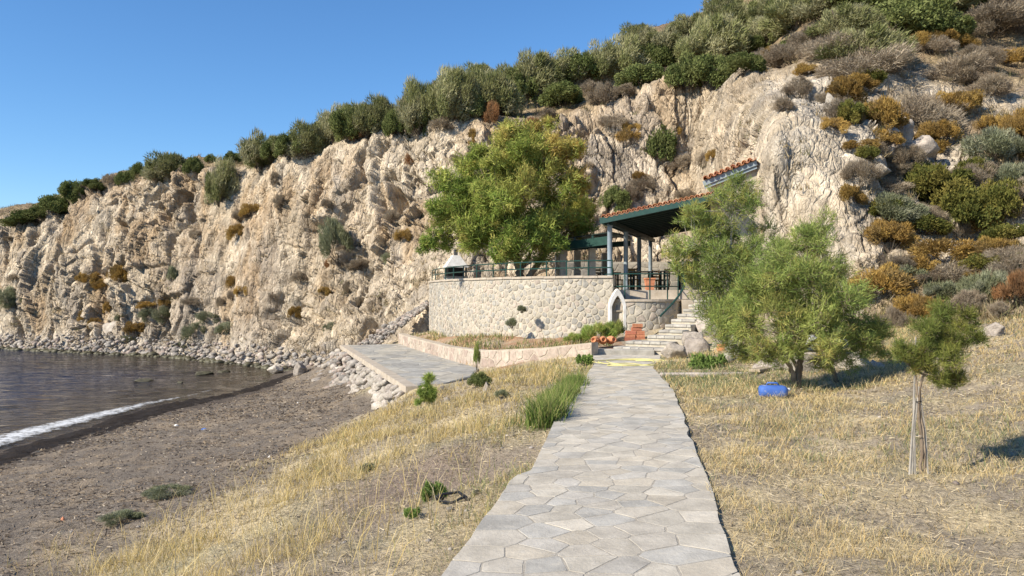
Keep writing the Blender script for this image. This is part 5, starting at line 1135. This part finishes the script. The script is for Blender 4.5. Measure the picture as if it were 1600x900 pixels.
feather_tree('tamarisk_tree', 'tall thin tamarisk with grey gnarled trunk beside the stairs', (W(1140, 578, d)[0], d, 0),
    [[(1136, 582, d, .13), (1138, 560, d, .12), (1146, 530, d, .08), (1142, 470, d, .05), (1140, 400, d, .03), (1146, 330, d, .015)], [(1146, 580, d, .09), (1152, 555, d, .08), (1160, 500, d + .1, .04), (1170, 420, d, .02)], [(1140, 480, d, .03), (1110, 430, d, .025), (1085, 400, d, .015)]],
    [(1150, 302, 32, d, .3), (1160, 330, 30, d, .3), (1100, 352, 34, d, .45), (1078, 388, 28, d - .2, .4), (1068, 415, 20, d - .2, .4), (1110, 400, 34, d - .2, .2), (1140, 372, 30, d, .35), (1165, 400, 36, d, .3), (1110, 440, 34, d, .3), (1150, 450, 44, d - .2, .3), (1130, 490, 34, d, .35), (1175, 480, 40, d, .3), (1190, 370, 22, d + .2, .25), (1125, 320, 24, d, .4), (1060, 395, 22, d, .4), (1090, 340, 26, d, .4), (1118, 470, 30, d, .3), (1140, 410, 40, d, .3)],
    36000, .14, .013, [(.25, .335, .095), (.33, .40, .115), (.41, .42, .125), (.52, .43, .13)], 903, 'greybark', twigs=22, spread=1.0, jit=.5, grow=1.2, nsub=8)
d = hit(1438, 742, 'ground')[0][1]
yt = feather_tree('young_tree', 'young needle leaved tree tied to pale stakes in the dry meadow', (W(1440, 742, d)[0], d, H0(np.array([W(1440, 742, d)[0]]), np.array([d]))[0]),
    [[(1438, 746, d, .016), (1440, 690, d, .014), (1435, 640, d, .012), (1442, 590, d, .010), (1468, 540, d, .006)], [(1446, 746, d, .012), (1443, 680, d, .010), (1436, 630, d, .009), (1430, 580, d, .006)], [(1441, 590, d, .008), (1480, 555, d, .007), (1515, 520, d, .004)]],
    [(1425, 552, 30, d, .3), (1455, 530, 36, d, .3), (1490, 508, 38, d + .1, .25), (1512, 530, 30, d, .3), (1500, 560, 40, d - .1, .35), (1462, 575, 36, d - .1, .4), (1440, 560, 30, d, .4), (1480, 598, 28, d, .4), (1408, 545, 14, d, .3), (1525, 500, 18, d, .3)],
    22000, .06, .0045, [(.13, .165, .045), (.18, .21, .055), (.24, .24, .06), (.34, .27, .08)], 904, 'bark', twigs=34, spread=.95, jit=.5, trad=.006)
def yp(px, py, dz=0): return W(px, py, d + dz)
off = Vector(yt.location)
for (a_, c_) in (((1430, 742), (1431, 526)), ((1421, 735), (1430, 622)), ((1450, 744), (1438, 618)), ((1425, 739), (1436, 604))): 
    B().tube([yp(*a_) - (0, 0, .05), (yp(*a_) + yp(*c_)) / 2 + (.02 * math.sin(a_[0] * 1.7), .01, 0), yp(*c_)], [.011, .010, .008], 6).build('stake', MAT['stick' if a_[0] == 1431 else 'greybark'], yt)
for py in (627, 681): B().tube([yp(1435, py) + (.026 * math.cos(a), .03 * math.sin(a), .004 * math.sin(3 * a)) for a in np.linspace(0, 6.3, 12)], .004, 5).build('tie', MAT['black' if py < 650 else 'stick'], yt)

d = hit(668, 634, 'ground')[0][1]
feather_tree('sapling', 'slender feathery sapling at the near corner of the landing', (W(668, 634, d)[0], d, W(668, 634, d)[2]), [[(668, 638, d, .012), (669, 610, d, .009), (671, 585, d, .004)], [(667, 636, d, .008), (660, 605, d, .004)]],
    [(668, 612, 13, d, .3), (671, 592, 8, d, .4), (660, 612, 9, d, .3), (678, 620, 9, d, .4), (665, 628, 12, d, .3)], 7000, .10, .012, [(.20, .28, .07), (.28, .34, .09), (.38, .38, .12)], 905, 'stick', twigs=10, spread=1.2, jit=.6, trad=.006)
# ---- single plants
def plant(name, px, py, w_, h_, kind, label, cat, only='ground', d=None):
    p_ = hit(px, py, only)[0] if d is None else W(px, py, d)
    o = bpy.data.objects.new(name, BM[kind][int(px) % len(BM[kind])]); link(o); s_ = p_[1] / F; o.location = p_; o.scale = (w_ * s_ / 2, w_ * s_ / 2, h_ * s_ * .95); o.rotation_euler = (0, 0, px); tag(o, label, cat)
plant('leafy_weed', 676, 788, 44, 36, 'K', 'green leafy weed beside the black plastic scrap', 'weed')
plant('leafy_weed', 652, 812, 30, 18, 'K', 'low green weed below the leafy one in the bare hollow', 'weed')
plant('leafy_weed', 1110, 590, 64, 42, 'K', 'bright green leafy weed at the foot of the grey trunk', 'weed', d=17.0)
plant('leafy_weed', 748, 604, 40, 24, 'B', 'dark green low plant on the bank by the landing', 'plant')
plant('leafy_weed', 912, 572, 30, 20, 'K', 'small green weed at the path edge by the kerb end', 'weed')
plant('leafy_weed', 780, 622, 26, 14, 'E', 'low grey green weed in the grass above the path edge', 'weed')
plant('leafy_weed', 558, 574, 18, 12, 'K', 'small green plant growing on the rubble slope', 'plant', None)
plant('leafy_weed', 575, 738, 26, 14, 'E', 'grey tuft on the bank right of the beach', 'plant')
plant('bed_shrub', 934, 534, 60, 30, 'G', 'yellow green shrub in the bed by the arched door', 'shrub', d=24.2)
plant('bed_shrub', 960, 528, 40, 28, 'G', 'thin yellow green shrub in front of the arched door', 'shrub', d=24.6)
plant('bed_shrub', 900, 536, 40, 16, 'G', 'low yellow green growth at the wall foot in the bed', 'shrub', d=24.4)
plant('bed_shrub', 800, 512, 22, 16, 'E', 'small plant growing out of the middle of the terrace wall', 'plant', d=26.7)
plant('bed_shrub', 815, 488, 20, 12, 'E', 'upper small plant growing out of the terrace wall', 'plant', d=26.5)
plant('tall_stem_plant', 745, 575, 12, 40, 'G', 'tall thin stem rising from the dark low plant', 'plant', d=21.4)
plant('beach_grass_tuft', 268, 776, 80, 18, 'E', 'green grass tuft on the sand at the bank foot', 'grass tuft')
plant('beach_grass_tuft', 190, 816, 70, 20, 'E', 'paler grass tuft on the sand nearer the camera', 'grass tuft')
plant('dry_bracken', 1585, 480, 80, 60, 'R', 'dry rusty bracken at the right edge of the slope foot', 'bracken', 'cliff')

# ---------------------------------------------------------------- grass
def blades(P_, Hh, Wd, Cc, lean, Rg, hdir=None):
    n_ = len(P_); a = Rg.uniform(0, 6.283, n_) if hdir is None else hdir + Rg.normal(size=n_) * .6
    D = np.stack((np.cos(a), np.sin(a), 0 * a), 1); S = np.stack((-np.sin(a), np.cos(a), 0 * a), 1); s2 = Rg.uniform(0, 6.283, n_); S = np.stack((np.cos(s2), np.sin(s2), 0 * s2), 1)
    l = (lean * Rg.uniform(.3, 1.6, n_))[:, None]; Hc = Hh[:, None]; w2 = Wd[:, None] / 2; up = np.array((0, 0, 1.)); l = np.minimum(l, 1.35)
    mid = P_ + D * Hc * .5 * np.sin(l * .5) + up * Hc * .5 * np.cos(l * .5); tip = mid + D * Hc * .5 * np.sin(l * 1.15) + up * Hc * .5 * np.cos(l * 1.15)
    V = np.stack((P_ - S * w2, P_ + S * w2, mid - S * w2 * .8, mid + S * w2 * .8, tip), 1).reshape(-1, 3); i = np.arange(n_)[:, None] * 5
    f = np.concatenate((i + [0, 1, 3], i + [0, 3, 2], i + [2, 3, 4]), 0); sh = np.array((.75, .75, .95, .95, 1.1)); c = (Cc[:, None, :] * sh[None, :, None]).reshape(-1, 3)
    return V, f, c
Rg = np.random.default_rng(77)
def sample(n_, x0, x1, y0, y1, pw=1.0):
    y = y0 + (y1 - y0) * Rg.random(n_)**pw; x = x0 + (x1 - x0) * Rg.random(n_); return x, y
STR = np.array([(.62, .49, .21), (.68, .55, .28), (.55, .42, .17), (.58, .49, .30)]); DRY = np.array([(.70, .56, .29), (.62, .50, .27), (.74, .60, .32), (.48, .41, .26), (.66, .48, .21)]); GRN = np.array([(.25, .29, .11), (.32, .34, .14), (.19, .24, .08)])
parts_ = []
# left bank
x, y = sample(240000, -6.0, 2.0, 3.2, 21, 1.5); l, r = path_edges(y); z = H(x, y); P2 = np.stack((x, y, 0 * x), 1)
cl = fbm(P2 * 1.1, 3, 201); fine = fbm(P2 * 5, 2, 203); bare = np.exp(-(((x + 1.0) / .9)**2 + ((y - 8.2) / 1.4)**2))
inpad = (y > 18.6) & (x < -.9)
dens = sstep(-1.42, -1.22, z + .12 * cl) * (.12 + .88 * sstep(-.2, .35, cl + fine * .6)) * (1 - np.clip(bare * 1.5, 0, 1)); keep = (x < l + .005) & (Rg.random(len(x)) < dens * .8) & ~inpad
x, y, z, cl, l = x[keep], y[keep], z[keep], cl[keep], l[keep]; gp = sstep(1.3, .2, l - x) * .7 + .25 * sstep(.1, .5, cl); gr_ = Rg.random(len(x)) < gp * .5
Cc = np.where(gr_[:, None], GRN[Rg.integers(3, size=len(x))], STR[Rg.integers(4, size=len(x))]) * Rg.uniform(.75, 1.2, len(x))[:, None]
Hh = (.04 + .19 * Rg.random(len(x))**1.7) * (1 + .6 * np.clip(cl, -.4, 1)) * np.where(l - x < .5, .7, 1.15); Wd = np.clip(.00065 * y, .0026, .011) * Rg.uniform(.6, 1.3, len(x))
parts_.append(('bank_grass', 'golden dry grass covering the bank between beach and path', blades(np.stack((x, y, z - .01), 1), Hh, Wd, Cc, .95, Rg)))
# right meadow
x, y = sample(240000, 1.0, 13.5, 3.2, 20, 1.5); l, r = path_edges(y); z = H(x, y); P2 = np.stack((x, y, 0 * x), 1); cl = fbm(P2 * .9, 4, 211); fine = fbm(P2 * 4, 3, 213)
keep = (x > r - .005) & (x < .72 * y + 1.5) & (Rg.random(len(x)) < (.18 + .82 * sstep(-.3, .25, cl + fine * .6))); x, y, z, cl = x[keep], y[keep], z[keep], cl[keep]
gr_ = Rg.random(len(x)) < (.07 + .26 * sstep(.0, .5, fbm(np.stack((x, y, 0 * x), 1) * .6, 3, 215)) + .35 * sstep(12, 15, y) * sstep(9, 5, x)); Cc = np.where(gr_[:, None], GRN[Rg.integers(3, size=len(x))] * (.9, .95, 1.15), DRY[Rg.integers(5, size=len(x))]) * Rg.uniform(.75, 1.2, len(x))[:, None]
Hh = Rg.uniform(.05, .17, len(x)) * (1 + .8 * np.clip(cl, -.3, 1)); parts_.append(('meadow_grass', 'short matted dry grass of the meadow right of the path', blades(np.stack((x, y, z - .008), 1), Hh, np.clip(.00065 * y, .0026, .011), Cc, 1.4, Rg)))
# bed
x, y = sample(16000, -5, 3.2, 22, 37); z = H(x, y); cl = fbm(np.stack((x, y, 0 * x), 1) * .8, 3, 221); qx = np.interp(y, kp[::-1, 1], kp[::-1, 0]); qx2 = np.interp(y, wall_pts[::-1, 1], wall_pts[::-1, 0]); keep = (x > qx + .35) & ((x < qx2 - .05) | (y < 25.8)) & (cl > -.15) & (x < 2.9)
x, y, z = x[keep], y[keep], z[keep]; Cc = np.where((Rg.random(len(x)) < .7)[:, None], GRN[Rg.integers(3, size=len(x))] * .85, DRY[Rg.integers(5, size=len(x))]) * Rg.uniform(.75, 1.2, len(x))[:, None]
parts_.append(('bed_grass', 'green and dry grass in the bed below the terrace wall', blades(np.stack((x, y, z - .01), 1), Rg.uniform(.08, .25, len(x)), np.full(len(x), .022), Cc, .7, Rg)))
for (nm, lab, (V, f, c)) in parts_: tag(obj(nm, mesh_np(nm, V, f, MAT['grass'], c)), lab, None, None, 'stuff')
# tall green clump at the left path edge
x, y = sample(9000, 0, 1, 0, 1); t = x; yy = 10.1 + 5.2 * t + Rg.normal(size=len(t)) * .12; lx = path_edges(yy)[0]; xx = lx - .13 + Rg.normal(size=len(t)) * .10 * (1 + .2 * np.sin(yy * 5)); keep = Rg.random(len(t)) < (.35 + .65 * (np.sin(yy * 3.1 + .6) > -.2)) * (1 - .45 * t)
xx, yy, t = xx[keep], yy[keep], t[keep]; Cc = np.array([(.17, .24, .055), (.24, .30, .085), (.12, .18, .045), (.36, .34, .14)])[Rg.integers(4, size=len(xx))] * Rg.uniform(.8, 1.15, len(xx))[:, None]
V, f, c = blades(np.stack((xx, yy, H(xx, yy) - .02), 1), Rg.uniform(.18, .52, len(xx)) * (1 - .35 * t), np.full(len(xx), .012), Cc, .55, Rg)
tag(obj('tall_grass_clump', mesh_np('tall_grass_clump', V, f, MAT['grass'], c)), 'tall bright green grass clump overhanging the left path edge', 'grass clump')
# long straw stalks on the bank
x, y = sample(900, -5, -.3, 4, 12); z = H(x, y); keep = (z > -1.3) & (x < path_edges(y)[0] - .3); x, y, z = x[keep], y[keep], z[keep]
V, f, c = blades(np.stack((x, y, z), 1), Rg.uniform(.3, .6, len(x)), np.full(len(x), .006), STR[Rg.integers(4, size=len(x))] * 1.1, .7, Rg); tag(obj('straw_stalks', mesh_np('straw_stalks', V, f, MAT['grass'], c)), 'long straw stalks standing above the bank grass', None, None, 'stuff')
# debris: beach straw and chips, stems lying in the meadow
x, y = sample(60000, -14, -2.5, 6, 36, 1.3); z = H(x, y); cl = fbm(np.stack((x, y, 0 * x), 1) * .7, 3, 231); keep = (z < -1.15) & (z > -2.25) & (Rg.random(len(x)) < .3 + .7 * sstep(-.2, .3, cl)); x, y, z = x[keep], y[keep], z[keep]
Cc = np.array([(.36, .28, .19), (.28, .22, .16), (.10, .08, .065), (.44, .38, .30), (.20, .165, .135)])[Rg.integers(5, size=len(x))] * Rg.uniform(.8, 1.2, len(x))[:, None]; D = Rg.normal(size=(len(x), 3)) * (1, 1, .18); D[:, 2] = np.abs(D[:, 2])
V, f, c = tri_leaves(np.stack((x, y, z + .006), 1), D, Rg.uniform(.04, .13, len(x)), np.clip(.0016 * y, .012, .04), Cc, Rg); tag(obj('beach_debris', mesh_np('beach_debris', V, f, MAT['grass'], c)), 'dry weed and chips strewn over the beach sand', None, None, 'stuff')
items = [(np.array((a_, b_, float(H(np.array([a_]), np.array([b_]))[0]))), Rg.uniform(.008, .032)) for (a_, b_) in zip(Rg.uniform(-6, 9, 420), 4.2 + 14 * Rg.random(420)**1.4) if not (path_edges(np.array([b_]))[0][0] - .05 < a_ < path_edges(np.array([b_]))[1][0] + .05)]
join_rocks('ground_pebbles', items, ROCK_XS, 'rock', 'small pale stones scattered over bank and meadow')

# straw litter lying flat on bank and meadow
x, y = sample(150000, -5.5, 11.5, 3.3, 18, 1.6); l, r = path_edges(y); z = H(x, y); cl = fbm(np.stack((x, y, 0 * x), 1) * 1.2, 3, 241)
keep = ((x < l - .02) | (x > r + .02)) & (z > -1.3) & (x < .72 * y + 1.2) & (x > -.72 * y - 1.2) & (Rg.random(len(x)) < .35 + .65 * sstep(-.3, .2, cl)); x, y, z = x[keep], y[keep], z[keep]
Cc = np.array([(.58, .49, .32), (.46, .39, .27), (.66, .57, .40), (.36, .30, .22), (.25, .21, .16)])[Rg.integers(5, size=len(x))] * Rg.uniform(.8, 1.15, len(x))[:, None]; D = Rg.normal(size=(len(x), 3)) * (1, 1, .22); D[:, 2] = np.abs(D[:, 2])
V, f, c = tri_leaves(np.stack((x, y, z + .006), 1), D, Rg.uniform(.03, .12, len(x)), np.clip(.0011 * y, .005, .016), Cc, Rg); tag(obj('straw_litter', mesh_np('straw_litter', V, f, MAT['grass'], c)), 'bits of broken straw lying over the meadow and bank soil', None, None, 'stuff')
